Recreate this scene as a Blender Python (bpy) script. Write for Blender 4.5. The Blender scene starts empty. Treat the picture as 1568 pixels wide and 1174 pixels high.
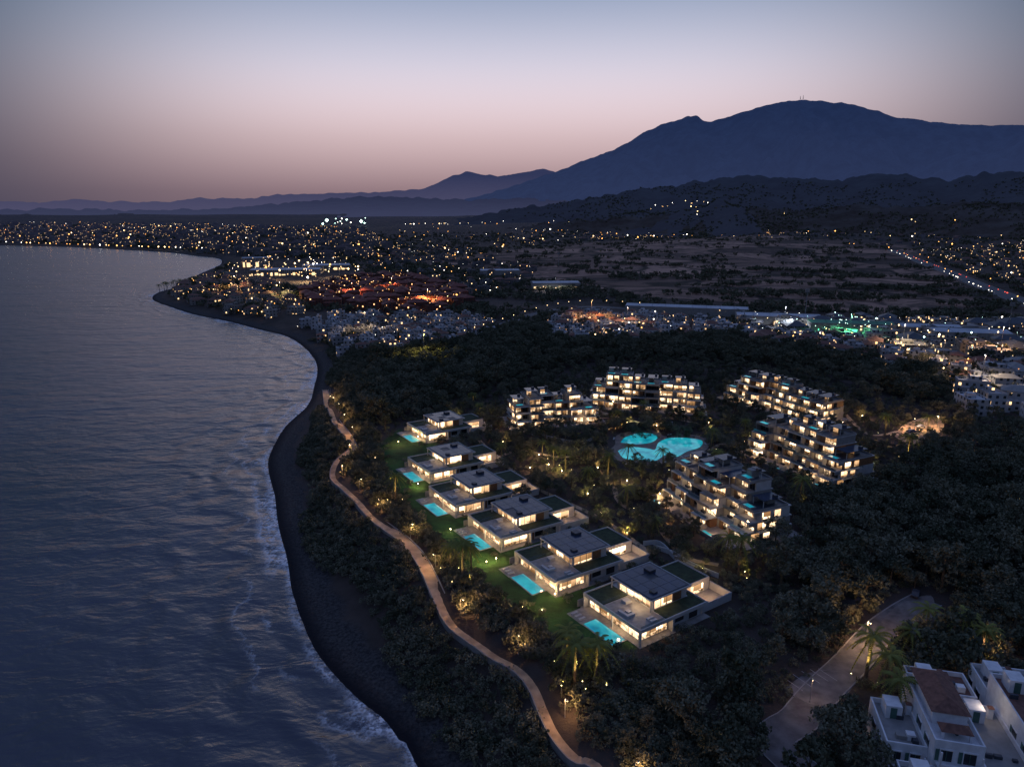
import bpy, math, random
import numpy as np
from mathutils import Vector, noise as mnoise
random.seed(7); rng=np.random.default_rng(7)
sc=bpy.context.scene
sc.view_settings.view_transform='Standard'; sc.view_settings.look='None'; sc.view_settings.exposure=0

# ---------------------------------------------------------------- survey helpers
# drone pose used to read ground positions (metres) of things off the photograph
CH=112.0; PT=math.radians(13.6); FP=1079.0
cP,sP=math.cos(PT),math.sin(PT)
def ray(u,v):
    a=(u-784)/FP; b=(587-v)/FP
    return (a, cP+sP*b, -sP+cP*b)
def atz(u,v,z):
    d=ray(u,v); t=(z-CH)/d[2]
    return (d[0]*t,d[1]*t)
def smooth(a,b,x):
    t=np.clip((np.asarray(x,float)-a)/(b-a),0,1); return t*t*(3-2*t)
def catmull(pts,n=6):
    P=[np.array(p,float) for p in pts]; P=[2*P[0]-P[1]]+P+[2*P[-1]-P[-2]]; out=[]
    for i in range(1,len(P)-2):
        for k in range(n):
            t=k/n
            out.append(.5*((2*P[i])+(-P[i-1]+P[i+1])*t+(2*P[i-1]-5*P[i]+4*P[i+1]-P[i+2])*t*t+(-P[i-1]+3*P[i]-3*P[i+1]+P[i+2])*t**3))
    out.append(P[-2]); return np.array(out)
SPX=[(640,1174),(614,1135),(588,1100),(556,1075),(520,1040),(487,1000),(467,960),(448,905),(441,860),(426,800),(421,760),(411,710),(421,680),(440,650),(472,620),(482,590),(486,560),(470,535),(440,515),(400,505),(350,492),(300,482),(262,470),(235,459),(242,448),(275,438),(305,420),(338,405),(335,396),(300,392),(260,387),(180,382),(100,378),(0,376),(-160,374.5)]
SH=catmull([(20,40)]+[atz(u,v,0) for u,v in SPX],5)
SH=np.vstack([[(400,-3000),(120,-400),(60,-60)],SH,[(-9000,4200),(-26000,6000)]])
LANDPOLY=np.vstack([SH,[(-30000,40000),(40000,40000),(40000,-3000)]])
def inpoly(x,y,poly):
    x=np.asarray(x,float); y=np.asarray(y,float); ins=np.zeros(x.shape,bool); n=len(poly)
    for i in range(n):
        x1,y1=poly[i]; x2,y2=poly[(i+1)%n]
        if y1==y2: continue
        c=((y1>y)!=(y2>y))&(x<(x2-x1)*(y-y1)/(y2-y1)+x1); ins^=c
    return ins
def pdist(x,y,line):
    x=np.asarray(x,float); y=np.asarray(y,float); best=np.full(x.shape,1e18)
    for i in range(len(line)-1):
        ax,ay=line[i]; bx,by=line[i+1]; dx,dy=bx-ax,by-ay; L=dx*dx+dy*dy+1e-9
        t=np.clip(((x-ax)*dx+(y-ay)*dy)/L,0,1)
        best=np.minimum(best,(x-ax-t*dx)**2+(y-ay-t*dy)**2)
    return np.sqrt(best)
def sdist(x,y):
    d=pdist(x,y,SH); return np.where(inpoly(x,y,LANDPOLY),d,-d)
def hgt(x,y,sd=None):
    x=np.asarray(x,float); y=np.asarray(y,float)
    if sd is None: sd=sdist(x,y)
    B=12-7*smooth(430,720,y)
    s=smooth(10,34,sd)
    z=np.where(sd<0,np.maximum(sd*.1,-8),np.where(sd<10,sd*.14,1.4+(B-1.4)*s))
    r=np.hypot(x,y); m=smooth(0,700,sd)
    z=z+m*(smooth(1300,8000,r)*95+smooth(800,2500,r)*(6*np.sin(x/170+1)*np.cos(y/240)+7*np.sin(x/410-y/350)))
    return z
def ground(u,v):
    d=ray(u,v); ts=np.geomspace(60,16000,500); x=d[0]*ts; y=d[1]*ts; z=CH+d[2]*ts
    g=z-hgt(x,y); idx=np.argmax(g<0)
    if g[idx]>=0: idx=len(ts)-1
    i=max(idx,1); a=g[i-1]; b=g[i]; k=a/(a-b) if a!=b else 0; t=ts[i-1]+(ts[i]-ts[i-1])*k
    return (float(d[0]*t),float(d[1]*t))
def gz(x,y): return float(hgt(np.array([x]),np.array([y]))[0])
def gpoly(pp): return np.array([ground(u,v) for u,v in pp])

# ---------------------------------------------------------------- material helpers
def lin(r,g,b):
    f=lambda c:(c/12.92 if c<=.04045 else ((c+.055)/1.055)**2.4)
    return (f(min(r,255)/255),f(min(g,255)/255),f(min(b,255)/255),1)
def N(nt,t,ins=None,**pr):
    n=nt.nodes.new(t)
    for k,v in pr.items(): setattr(n,k,v)
    if ins:
        for k,v in ins.items():
            s=n.inputs[k]
            if isinstance(v,bpy.types.NodeSocket): nt.links.new(v,s)
            else: s.default_value=v
    return n
def M(nt,op,a,b=0.0,c=None):
    ins={0:a,1:b}
    if c is not None: ins[2]=c
    return N(nt,'ShaderNodeMath',ins,operation=op).outputs[0]
def MR(nt,v,a,b,c=0.0,d=1.0,sm=False):
    return N(nt,'ShaderNodeMapRange',{0:v,1:a,2:b,3:c,4:d},interpolation_type='SMOOTHSTEP' if sm else 'LINEAR').outputs[0]
def MIX(nt,f,a,b): 
    n=nt.nodes.new('ShaderNodeMix'); n.data_type='RGBA'
    for s,v in ((n.inputs[0],f),(n.inputs[6],a),(n.inputs[7],b)):
        if isinstance(v,bpy.types.NodeSocket): nt.links.new(v,s)
        else: s.default_value=v
    return n.outputs[2]
def NOI(nt,vec,scale,det=3,rough=.55,dist=0):
    return N(nt,'ShaderNodeTexNoise',{'Vector':vec,'Scale':scale,'Detail':det,'Roughness':rough,'Distortion':dist}).outputs[0]
def C4(c): return (c[0],c[1],c[2],1)
def newmat(name):
    m=bpy.data.materials.new(name); m.use_nodes=True; m.node_tree.nodes.clear(); nt=m.node_tree
    return m,nt,nt.nodes.new('ShaderNodeOutputMaterial')
def pos(nt): return nt.nodes.new('ShaderNodeNewGeometry').outputs['Position']
def simple(name,base,rough=.7,var=.25,scale=.6,emis=None,est=0,metal=0,bump=0):
    m,nt,out=newmat(name); p=pos(nt)
    f=MR(nt,NOI(nt,p,scale,3),.3,.7)
    c=MIX(nt,f,C4([x*(1-var) for x in base[:3]]),C4([min(1,x*(1+var)) for x in base[:3]]))
    b=N(nt,'ShaderNodeBsdfPrincipled',{'Base Color':c,'Roughness':rough,'Metallic':metal})
    if bump:
        bp=N(nt,'ShaderNodeBump',{'Strength':bump,'Distance':.1,'Height':NOI(nt,p,scale*6,2)})
        nt.links.new(bp.outputs[0],b.inputs['Normal'])
    if emis:
        b.inputs['Emission Color'].default_value=C4(emis); b.inputs['Emission Strength'].default_value=est
    nt.links.new(b.outputs[0],out.inputs[0]); return m
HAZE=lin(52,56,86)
def hazed(nt,shader,out,a,b,mx,col=HAZE):  # aerial haze painted in as emission that grows with distance from origin
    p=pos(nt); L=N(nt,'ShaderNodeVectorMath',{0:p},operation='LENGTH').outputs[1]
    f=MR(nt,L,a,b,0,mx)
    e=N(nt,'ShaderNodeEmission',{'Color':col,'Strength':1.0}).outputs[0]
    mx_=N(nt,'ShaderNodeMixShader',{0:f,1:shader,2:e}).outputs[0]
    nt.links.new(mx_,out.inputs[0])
def facade(name,wall,lit=.12,est=3.0,litcol=(1,.62,.28),pw=3.4,ph=3.1,haze=False):
    m,nt,out=newmat(name); g=nt.nodes.new('ShaderNodeNewGeometry')
    P=N(nt,'ShaderNodeSeparateXYZ',{0:g.outputs['Position']}).outputs; Q=N(nt,'ShaderNodeSeparateXYZ',{0:g.outputs['True Normal']}).outputs
    h=M(nt,'SUBTRACT',M(nt,'MULTIPLY',P[1],Q[0]),M(nt,'MULTIPLY',P[0],Q[1]))
    hu=M(nt,'DIVIDE',h,pw); zu=M(nt,'DIVIDE',P[2],ph)
    fh=M(nt,'FRACT',hu); fz=M(nt,'FRACT',zu)
    w=M(nt,'MULTIPLY',M(nt,'LESS_THAN',M(nt,'ABSOLUTE',M(nt,'SUBTRACT',fh,.5)),.2),M(nt,'LESS_THAN',M(nt,'ABSOLUTE',M(nt,'SUBTRACT',fz,.5)),.24))
    w=M(nt,'MULTIPLY',w,M(nt,'LESS_THAN',M(nt,'ABSOLUTE',Q[2]),.3))
    cv=N(nt,'ShaderNodeCombineXYZ',{0:M(nt,'FLOOR',hu),1:M(nt,'FLOOR',zu),2:M(nt,'FLOOR',M(nt,'MULTIPLY',Q[0],4))}).outputs[0]
    wn=N(nt,'ShaderNodeTexWhiteNoise',{'Vector':cv},noise_dimensions='3D').outputs[0]
    on=M(nt,'MULTIPLY',w,M(nt,'LESS_THAN',wn,lit))
    nn=MR(nt,NOI(nt,g.outputs['Position'],.04,3),.38,.62)
    wc=MIX(nt,nn,C4([x*.45 for x in wall]),C4(wall))
    c=MIX(nt,w,wc,(.02,.025,.03,1))
    b=N(nt,'ShaderNodeBsdfPrincipled',{'Base Color':c,'Roughness':.7,'Emission Color':C4(litcol),'Emission Strength':M(nt,'MULTIPLY',on,est)})
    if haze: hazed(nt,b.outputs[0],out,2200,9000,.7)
    else: nt.links.new(b.outputs[0],out.inputs[0])
    m.cycles.emission_sampling='NONE'; return m
def emitmat(name,col,st,sample=False):
    m,nt,out=newmat(name); e=N(nt,'ShaderNodeEmission',{'Color':C4(col),'Strength':st}); nt.links.new(e.outputs[0],out.inputs[0])
    if not sample: m.cycles.emission_sampling='NONE'
    return m
# ---------------------------------------------------------------- mesh helpers
COL=sc.collection
def mkobj(name,verts,faces,mats,mi=None,parent=None,smooth_=False):
    me=bpy.data.meshes.new(name); me.from_pydata(verts if isinstance(verts,list) else verts.tolist(),[],faces if isinstance(faces,list) else faces.tolist())
    for m in mats: me.materials.append(m)
    if mi is not None and len(mats)>1: me.polygons.foreach_set('material_index',np.array(mi,dtype=np.int32))
    if smooth_: me.polygons.foreach_set('use_smooth',np.ones(len(me.polygons),bool))
    me.update(); o=bpy.data.objects.new(name,me); COL.objects.link(o)
    if parent: o.parent=parent
    return o
def empty(name,x=0,y=0,z=0,rot=0):
    o=bpy.data.objects.new(name,None); o.location=(x,y,z); o.rotation_euler=(0,0,rot); COL.objects.link(o); o.empty_display_size=1; return o
class MB:
    def __init__(s): s.v=[];s.f=[];s.m=[];s.T=(0,0,0,1,0)
    def at(s,x=0,y=0,z=0,r=0): s.T=(x,y,z,math.cos(r),math.sin(r)); return s
    def _p(s,p):
        x,y,z,c,n=s.T; return (x+p[0]*c-p[1]*n, y+p[0]*n+p[1]*c, z+p[2])
    def poly(s,vs,fs,mi=0):
        b=len(s.v); s.v+=[s._p(p) for p in vs]; s.f+=[tuple(i+b for i in f) for f in fs]; s.m+=[mi]*len(fs)
    def box(s,x0,x1,y0,y1,z0,z1,mi=0):
        s.poly([(x0,y0,z0),(x1,y0,z0),(x1,y1,z0),(x0,y1,z0),(x0,y0,z1),(x1,y0,z1),(x1,y1,z1),(x0,y1,z1)],
               [(0,3,2,1),(4,5,6,7),(0,1,5,4),(1,2,6,5),(2,3,7,6),(3,0,4,7)],mi)
    def hip(s,x0,x1,y0,y1,z,h,mi=0,o=.4):
        x0-=o;x1+=o;y0-=o;y1+=o;w=x1-x0;d=y1-y0
        if w>=d: a=(x0+d*.45,(y0+y1)/2,z+h); b=(x1-d*.45,(y0+y1)/2,z+h); fs=[(0,1,5,4),(1,2,5),(2,3,4,5),(3,0,4),(0,3,2,1)]
        else: a=((x0+x1)/2,y0+w*.45,z+h); b=((x0+x1)/2,y1-w*.45,z+h); fs=[(0,1,4),(1,2,5,4),(2,3,5),(3,0,4,5),(0,3,2,1)]
        s.poly([(x0,y0,z),(x1,y0,z),(x1,y1,z),(x0,y1,z),a,b],fs,mi)
    def cyl(s,x,y,z0,z1,r0,r1,n=8,mi=0):
        vs=[(x+r0*math.cos(6.2832*i/n),y+r0*math.sin(6.2832*i/n),z0) for i in range(n)]+[(x+r1*math.cos(6.2832*i/n),y+r1*math.sin(6.2832*i/n),z1) for i in range(n)]
        s.poly(vs,[(i,(i+1)%n,n+(i+1)%n,n+i) for i in range(n)]+[tuple(range(n,2*n))],mi)
    def octa(s,x,y,z,r,mi=0):
        s.poly([(x+r,y,z),(x,y+r,z),(x-r,y,z),(x,y-r,z),(x,y,z+r),(x,y,z-r)],[(0,1,4),(1,2,4),(2,3,4),(3,0,4),(1,0,5),(2,1,5),(3,2,5),(0,3,5)],mi)
    def rim(s,x0,x1,y0,y1,z0,z1,t=.25,mi=0):
        s.box(x0,x1,y0,y0+t,z0,z1,mi); s.box(x0,x1,y1-t,y1,z0,z1,mi); s.box(x0,x0+t,y0+t,y1-t,z0,z1,mi); s.box(x1-t,x1,y0+t,y1-t,z0,z1,mi)
    def obj(s,name,mats,parent=None,smooth_=False):
        if not s.f: return None
        return mkobj(name,s.v,s.f,mats,s.m,parent,smooth_)
def plight(name,x,y,z,w,col=(1,.72,.4),r=.25,parent=None,spot=0):
    l=bpy.data.lights.new(name,'SPOT' if spot else 'POINT'); l.energy=w; l.color=col; l.shadow_soft_size=r
    if spot: l.spot_size=math.radians(spot); l.spot_blend=.5
    o=bpy.data.objects.new(name,l); o.location=(x,y,z); COL.objects.link(o)
    if parent: o.parent=parent
    return o

# ---------------------------------------------------------------- world
w=bpy.data.worlds.new('World'); sc.world=w; w.use_nodes=True; nt=w.node_tree; nt.nodes.clear()
out=nt.nodes.new('ShaderNodeOutputWorld')
tc=nt.nodes.new('ShaderNodeTexCoord').outputs['Generated']
dn=N(nt,'ShaderNodeVectorMath',{0:tc},operation='NORMALIZE').outputs[0]
X,Y,Z=N(nt,'ShaderNodeSeparateXYZ',{0:dn}).outputs
el=M(nt,'SQRT',M(nt,'MAXIMUM',Z,0.0))
hl=M(nt,'SQRT',M(nt,'ADD',M(nt,'MULTIPLY',X,X),M(nt,'MULTIPLY',Y,Y)))
caz=M(nt,'DIVIDE',Y,M(nt,'MAXIMUM',hl,.001))
def ramp(fac,stops,k=1.0):
    n=N(nt,'ShaderNodeValToRGB',{0:fac}); cr=n.color_ramp; cr.interpolation='B_SPLINE'
    while len(cr.elements)<len(stops): cr.elements.new(.5)
    for e,(d,c) in zip(cr.elements,stops):
        e.position=math.sqrt(math.sin(math.radians(d))); e.color=lin(*[q*(k if d<18 else 1) for q in c])
    return n.outputs[0]
cen=ramp(el,[(0,(112,94,106)),(1.5,(132,110,118)),(3.2,(168,143,148)),(5.5,(202,177,180)),(8,(222,203,210)),(11,(206,203,219)),(15,(146,160,187)),(20,(108,132,168)),(30,(108,132,180)),(50,(102,124,178)),(90,(88,110,166))],1.04)
sid=ramp(el,[(0,(60,60,80)),(3.5,(82,76,90)),(8,(94,95,110)),(13,(74,94,117)),(20,(58,80,108)),(30,(84,106,146)),(50,(98,118,170)),(90,(88,110,166))],1.05)
g=MR(nt,caz,.77,1.0,0,1,True)
colr=MIX(nt,g,sid,cen)
bg=N(nt,'ShaderNodeBackground',{'Color':colr,'Strength':1.0})
sky=nt.nodes.new('ShaderNodeTexSky'); sky.sky_type='NISHITA'; sky.sun_disc=False; sky.sun_elevation=math.radians(0.5); sky.sun_rotation=0
bg2=N(nt,'ShaderNodeBackground',{'Color':sky.outputs[0],'Strength':.001})
ad=N(nt,'ShaderNodeAddShader',{0:bg.outputs[0],1:bg2.outputs[0]})
nt.links.new(ad.outputs[0],out.inputs[0])
sl=bpy.data.lights.new('afterglow_sun','SUN'); sl.energy=.05; sl.angle=math.radians(40); sl.color=(1,.8,.75)
so=bpy.data.objects.new('afterglow_sun',sl); so.rotation_euler=(math.radians(-78),0,0); COL.objects.link(so)

# ---------------------------------------------------------------- regions
LAWN=gpoly([(575,680),(610,660),(700,690),(800,800),(900,880),(985,990),(925,1000),(830,960),(740,890),(660,815),(600,750)])
RESORT=gpoly([(560,660),(620,640),(720,610),(780,585),(900,556),(1075,550),(1290,575),(1445,640),(1420,690),(1325,745),(1210,800),(1130,870),(1085,930),(1000,1005),(905,1010),(800,955),(720,890),(640,815),(570,745)])
FIELD=gpoly([(640,402),(850,375),(1130,360),(1390,376),(1480,440),(1500,478),(1350,478),(1150,470),(1000,455),(800,425)])
VILL1=gpoly([(450,508),(520,486),(620,482),(745,492),(755,515),(690,532),(600,545),(520,548),(490,530)])
VILL2=gpoly([(830,505),(880,482),(1000,487),(1120,500),(1150,515),(1000,525),(870,530)])
COMM=gpoly([(1120,488),(1350,492),(1568,500),(1640,520),(1640,550),(1400,560),(1330,525),(1150,512)])
REDC=gpoly([(462,452),(545,428),(600,425),(700,443),(715,468),(650,484),(540,475),(480,468)])
MALL=gpoly([(345,415),(380,398),(530,402),(560,425),(470,440),(370,435)])
RN=gpoly([(1440,590),(1480,575),(1568,568),(1680,600),(1660,650),(1568,650),(1500,640),(1450,615)])
RN2=gpoly([(1130,512),(1330,525),(1400,555),(1500,560),(1568,562),(1568,580),(1450,592),(1390,572),(1250,545),(1150,530)])
PATHPX=[(930,1174),(885,1140),(855,1105),(838,1075),(820,1040),(795,1012),(758,987),(722,962),(692,940),(672,910),(657,880),(640,850),(617,826),(592,806),(570,785),(548,758),(530,738),(512,716),(517,700),(540,688),(530,665),(515,645),(508,620),(500,595),(497,572)]
PATH=catmull([(30,80)]+[atz(u,v,12) for u,v in PATHPX],5)
ROAD1=catmull([(60,70),(66,88)]+[atz(u,v,12) for u,v in [(1195,1150),(1225,1100),(1262,1055),(1300,1018),(1345,968),(1385,938),(1420,918)]],5)
HWY=catmull([ground(u,v) for u,v in [(1365,383),(1400,397),(1450,416),(1500,437),(1560,460),(1660,497)]],5)
ROADM=catmull([ground(u,v) for u,v in [(700,520),(760,500),(830,478),(900,470),(1000,476),(1130,492),(1300,525),(1400,545),(1568,560),(1700,575)]],4)
VR=math.radians(32)
VILLAS=[(36,166),(18.2,188.5),(3.0,214.2),(-12.6,239),(-24.7,270),(-32,318)]
APTS=[(20,336,math.radians(16),42,19,4),(71,362,math.radians(-13),56,20,5),(141,358,math.radians(-58),60,19,4),(120,271,math.radians(-64),44,21,5),(71,223,math.radians(-66),41,21,5)]
POOLC=atz(1008,688,12.2)
FOOT=[(x+ -1*math.cos(VR),y-1*math.sin(VR),VR,21,13) for x,y in VILLAS]+[(x,y,r,L/2+3.5,D/2+4.5) for x,y,r,L,D,f in APTS]
def infoot(x,y,ex=0):
    r=np.zeros(np.shape(x),bool)
    for cx,cy,a,hx,hy in FOOT:
        dx=x-cx;dy=y-cy; c,s=math.cos(a),math.sin(a)
        r|=(np.abs(dx*c+dy*s)<hx+ex)&(np.abs(-dx*s+dy*c)<hy+ex)
    return r

# ---------------------------------------------------------------- terrain + sea (polar sheets)
na,nr=430,430
az=np.radians(np.linspace(-105,105,na)); rr=np.geomspace(15,30000,nr)
A,R=np.meshgrid(az,rr); X_=(R*np.sin(A)).ravel(); Y_=(R*np.cos(A)).ravel()
SD=sdist(X_,Y_); H_=hgt(X_,Y_,SD)
jj=np.arange(nr-1)[:,None]*na+np.arange(na-1)[None,:]; jj=jj.ravel()
quads=np.stack([jj,jj+1,jj+na+1,jj+na],1)
def addattr(o,n,vals): 
    a=o.data.attributes.new(n,'FLOAT','POINT'); a.data.foreach_set('value',np.asarray(vals,dtype=np.float32))
m,nt,out=newmat('terrain_ground'); p=pos(nt)
at=lambda n:N(nt,'ShaderNodeAttribute',attribute_name=n).outputs['Fac']
scr=MIX(nt,MR(nt,NOI(nt,p,.05,5,.65),.35,.65),(.022,.022,.019,1),(.09,.07,.06,1))
pw=N(nt,'ShaderNodeVectorMath',{0:p,1:N(nt,'ShaderNodeVectorMath',{0:N(nt,'ShaderNodeTexNoise',{'Vector':p,'Scale':.006,'Detail':2}).outputs[1],3:120.0},operation='SCALE').outputs[0]},operation='ADD').outputs[0]
vor=N(nt,'ShaderNodeTexVoronoi',{'Vector':pw,'Scale':.0055,'Randomness':1.0})
vc=N(nt,'ShaderNodeSeparateColor',{0:vor.outputs['Color']}).outputs[0]
ve=N(nt,'ShaderNodeTexVoronoi',{'Vector':pw,'Scale':.0055,'Randomness':1.0},feature='DISTANCE_TO_EDGE').outputs[0]
fldA=MIX(nt,vc,(.11,.07,.055,1),(.42,.25,.18,1))
fld=MIX(nt,MR(nt,NOI(nt,p,.012,6,.72,1.2),.48,.58,0,.8),fldA,(.035,.033,.03,1))
fld=MIX(nt,MR(nt,ve,.02,.05,.85,0),fld,(.02,.022,.018,1))
scr2=MIX(nt,vc,scr,(.09,.066,.055,1))
c=MIX(nt,at('field'),scr2,fld)
c=MIX(nt,at('lawn'),c,MIX(nt,MR(nt,NOI(nt,p,.12,4,.7),.38,.62),(.025,.045,.017,1),(.05,.12,.032,1)))
peb=MIX(nt,MR(nt,NOI(nt,p,1.2,5,.7),.35,.65),(.018,.018,.02,1),(.085,.078,.076,1))
peb=MIX(nt,MR(nt,at('sd'),1,5),(.013,.013,.017,1),peb)
bsd=M(nt,'ADD',at('sd'),MR(nt,NOI(nt,p,.09,3),0,1,-6,6))
c=MIX(nt,MR(nt,bsd,10,13,1,0),c,peb)
bp=N(nt,'ShaderNodeBump',{'Strength':.7,'Distance':.5,'Height':NOI(nt,p,.9,3,.7)})
b=N(nt,'ShaderNodeBsdfPrincipled',{'Base Color':c,'Roughness':.95,'Normal':bp.outputs[0],'Specular IOR Level':.15})
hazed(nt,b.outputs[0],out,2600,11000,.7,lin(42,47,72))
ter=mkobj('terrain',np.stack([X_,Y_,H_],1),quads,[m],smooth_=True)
addattr(ter,'sd',SD); addattr(ter,'field',inpoly(X_,Y_,FIELD)); addattr(ter,'lawn',inpoly(X_,Y_,LAWN))
# sea
m,nt,out=newmat('sea_water'); p=pos(nt)
sdv=N(nt,'ShaderNodeAttribute',attribute_name='sd').outputs['Fac']
d=M(nt,'MULTIPLY',sdv,-1.0)
nlo=NOI(nt,p,.03,2); nhi=NOI(nt,p,.4,4,.72)
mp=N(nt,'ShaderNodeMapping',{'Vector':p,'Rotation':(0,0,math.radians(-32)),'Scale':(.5,1,1)}).outputs[0]
mp2=N(nt,'ShaderNodeMapping',{'Vector':p,'Rotation':(0,0,math.radians(-60)),'Scale':(.55,1,1)}).outputs[0]
w0=NOI(nt,mp,.03,2,.5,.6); w1=NOI(nt,mp2,.11,3,.55,.5); w2=NOI(nt,mp,.38,3,.6,.3)
ph=M(nt,'ADD',M(nt,'MULTIPLY',d,.33),M(nt,'MULTIPLY',nlo,18.0))
swell=M(nt,'MULTIPLY',M(nt,'SINE',ph),MR(nt,d,0,75,1.0,.0,True))
hh=M(nt,'ADD',M(nt,'MULTIPLY',w1,3.4),M(nt,'MULTIPLY',w2,.9)); hh=M(nt,'ADD',hh,M(nt,'MULTIPLY',swell,1.0)); hh=M(nt,'ADD',hh,M(nt,'MULTIPLY',w0,6.0))
bp=N(nt,'ShaderNodeBump',{'Strength':1.0,'Distance':.33,'Height':hh})
dj=M(nt,'ADD',d,MR(nt,nhi,.3,.7,-1.6,1.6)); ns_=NOI(nt,p,.028,2)
def band(c0,wd,amp,lo,hi):
    dd=M(nt,'ADD',dj,MR(nt,nlo,.3,.7,-amp,amp))
    a=MR(nt,M(nt,'ABSOLUTE',M(nt,'SUBTRACT',dd,c0)),0,wd,1,0)
    return M(nt,'MULTIPLY',a,MR(nt,ns_,lo,hi))
fo=M(nt,'MAXIMUM',M(nt,'MULTIPLY',band(1.0,1.7,1.2,.34,.48),.8),M(nt,'MULTIPLY',band(7.5,1.5,4,.48,.56),.7))
fo=M(nt,'MAXIMUM',fo,M(nt,'MULTIPLY',band(15,1.0,7,.56,.48),.3))
wash=M(nt,'MULTIPLY',MR(nt,d,0,9,1,.0),MR(nt,ns_,.51,.58)); wash=M(nt,'MULTIPLY',wash,MR(nt,nhi,.44,.53,0,1.2))
fo=M(nt,'MAXIMUM',fo,wash)
lace=MR(nt,N(nt,'ShaderNodeTexVoronoi',{'Vector':p,'Scale':.7},feature='DISTANCE_TO_EDGE').outputs[0],.05,.3,1,.35)
fo=M(nt,'MINIMUM',M(nt,'MULTIPLY',M(nt,'MULTIPLY',fo,lace),MR(nt,nhi,.38,.58,.35,1.4)),.9)
wc=MIX(nt,MR(nt,NOI(nt,p,.005,3),.35,.65),(.014,.017,.032,1),(.04,.038,.066,1))
ws=N(nt,'ShaderNodeBsdfPrincipled',{'Base Color':wc,'Roughness':.27,'IOR':1.7,'Normal':bp.outputs[0]})
fs=N(nt,'ShaderNodeBsdfDiffuse',{'Color':(.8,.82,.86,1)})
mx=N(nt,'ShaderNodeMixShader',{0:fo,1:ws.outputs[0],2:fs.outputs[0]}); nt.links.new(mx.outputs[0],out.inputs[0])
keep=(SD[quads]<3).any(1)
sea=mkobj('sea',np.stack([X_,Y_,np.zeros_like(X_)],1),quads[keep],[m],smooth_=True); addattr(sea,'sd',SD)

# ---------------------------------------------------------------- mountains
def ridge(name,prof,Rd,wf,wb,zb,mat,na_=360,nr_=36,amp=.16,seed=0,sharp=1.25,fuzz=.0):
    aa=[];tt=[]
    for u,v in prof:
        dx,dy,dz=ray(u,v); aa.append(math.atan2(dx,dy)); tt.append(dz/math.hypot(dx,dy))
    az=np.linspace(aa[0],aa[-1],na_); te=np.interp(az,aa,tt)
    k=np.array([1,2,1])/4; te[1:-1]=np.convolve(te,k,'valid')
    verts=[]; 
    for i in range(na_):
        Hr=CH+Rd*te[i]+ fuzz*mnoise.fractal(Vector((az[i]*60,seed,0)),1,2,5)
        for j in range(nr_):
            t=j/(nr_-1); 
            if t<.72: q=t/.72; r=Rd-wf*(1-q); s=q**sharp
            else: q=(t-.72)/.28; r=Rd+wb*q; s=1-q
            x=r*math.sin(az[i]); y=r*math.cos(az[i])
            n=mnoise.fractal(Vector((x/1400,y/1400,seed)),1,2,6); nn=1-abs(mnoise.fractal(Vector((x/900,y/1800,seed+5)),1,2.1,5))*2
            env=4*s*(1-s)
            z=zb+(Hr-zb)*s+ (Hr-zb)*amp*env*(n*.7+nn*.5-.6)
            verts.append((x,y,z))
    f=[]
    for i in range(na_-1):
        for j in range(nr_-1):
            a=i*nr_+j; f.append((a,a+nr_,a+nr_+1,a+1))
    return mkobj(name,verts,f,[mat],smooth_=True)
def mtnmat(name,top,low,z0,z1,k=.85,dark=(.03,.035,.03),hi=4):  # haze painted into the slopes as emission, tinted by height; k is its share
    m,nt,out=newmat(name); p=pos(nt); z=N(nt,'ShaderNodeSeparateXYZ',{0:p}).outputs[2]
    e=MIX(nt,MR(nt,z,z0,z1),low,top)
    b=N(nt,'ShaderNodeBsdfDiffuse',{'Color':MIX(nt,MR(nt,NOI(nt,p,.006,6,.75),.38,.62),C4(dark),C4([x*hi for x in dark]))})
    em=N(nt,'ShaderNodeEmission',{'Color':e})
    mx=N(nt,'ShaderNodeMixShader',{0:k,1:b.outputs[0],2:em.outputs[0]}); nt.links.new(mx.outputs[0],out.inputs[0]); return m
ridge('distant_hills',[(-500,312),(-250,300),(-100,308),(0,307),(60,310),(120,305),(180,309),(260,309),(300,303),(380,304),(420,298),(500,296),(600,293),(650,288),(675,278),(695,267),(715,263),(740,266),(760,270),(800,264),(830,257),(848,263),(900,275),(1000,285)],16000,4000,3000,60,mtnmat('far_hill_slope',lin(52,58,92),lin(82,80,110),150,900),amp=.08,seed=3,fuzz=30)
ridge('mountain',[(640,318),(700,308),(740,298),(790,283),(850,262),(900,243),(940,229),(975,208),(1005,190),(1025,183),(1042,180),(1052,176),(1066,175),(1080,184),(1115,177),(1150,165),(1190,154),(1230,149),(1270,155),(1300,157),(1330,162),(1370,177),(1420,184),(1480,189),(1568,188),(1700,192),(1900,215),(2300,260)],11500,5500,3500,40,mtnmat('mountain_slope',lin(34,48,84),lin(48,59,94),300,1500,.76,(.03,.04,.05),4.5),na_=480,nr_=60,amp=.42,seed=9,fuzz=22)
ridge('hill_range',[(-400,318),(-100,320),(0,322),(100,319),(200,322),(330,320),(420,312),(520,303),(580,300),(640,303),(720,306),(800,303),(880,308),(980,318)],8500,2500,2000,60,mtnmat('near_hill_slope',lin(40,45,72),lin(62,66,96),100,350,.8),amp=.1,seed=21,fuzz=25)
foot=ridge('wooded_foothills',[(660,345),(720,332),(760,323),(830,314),(900,304),(960,292),(1030,284),(1080,276),(1130,268),(1200,271),(1270,276),(1340,265),(1400,269),(1450,276),(1490,266),(1568,262),(1650,268),(1800,280),(2200,300)],5200,2600,1800,-15,mtnmat('foothill_slope',lin(29,37,60),lin(31,36,56),60,380,.62,(.022,.026,.026),3.6),na_=420,nr_=54,amp=.55,seed=33,sharp=1.1,fuzz=25)
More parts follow.
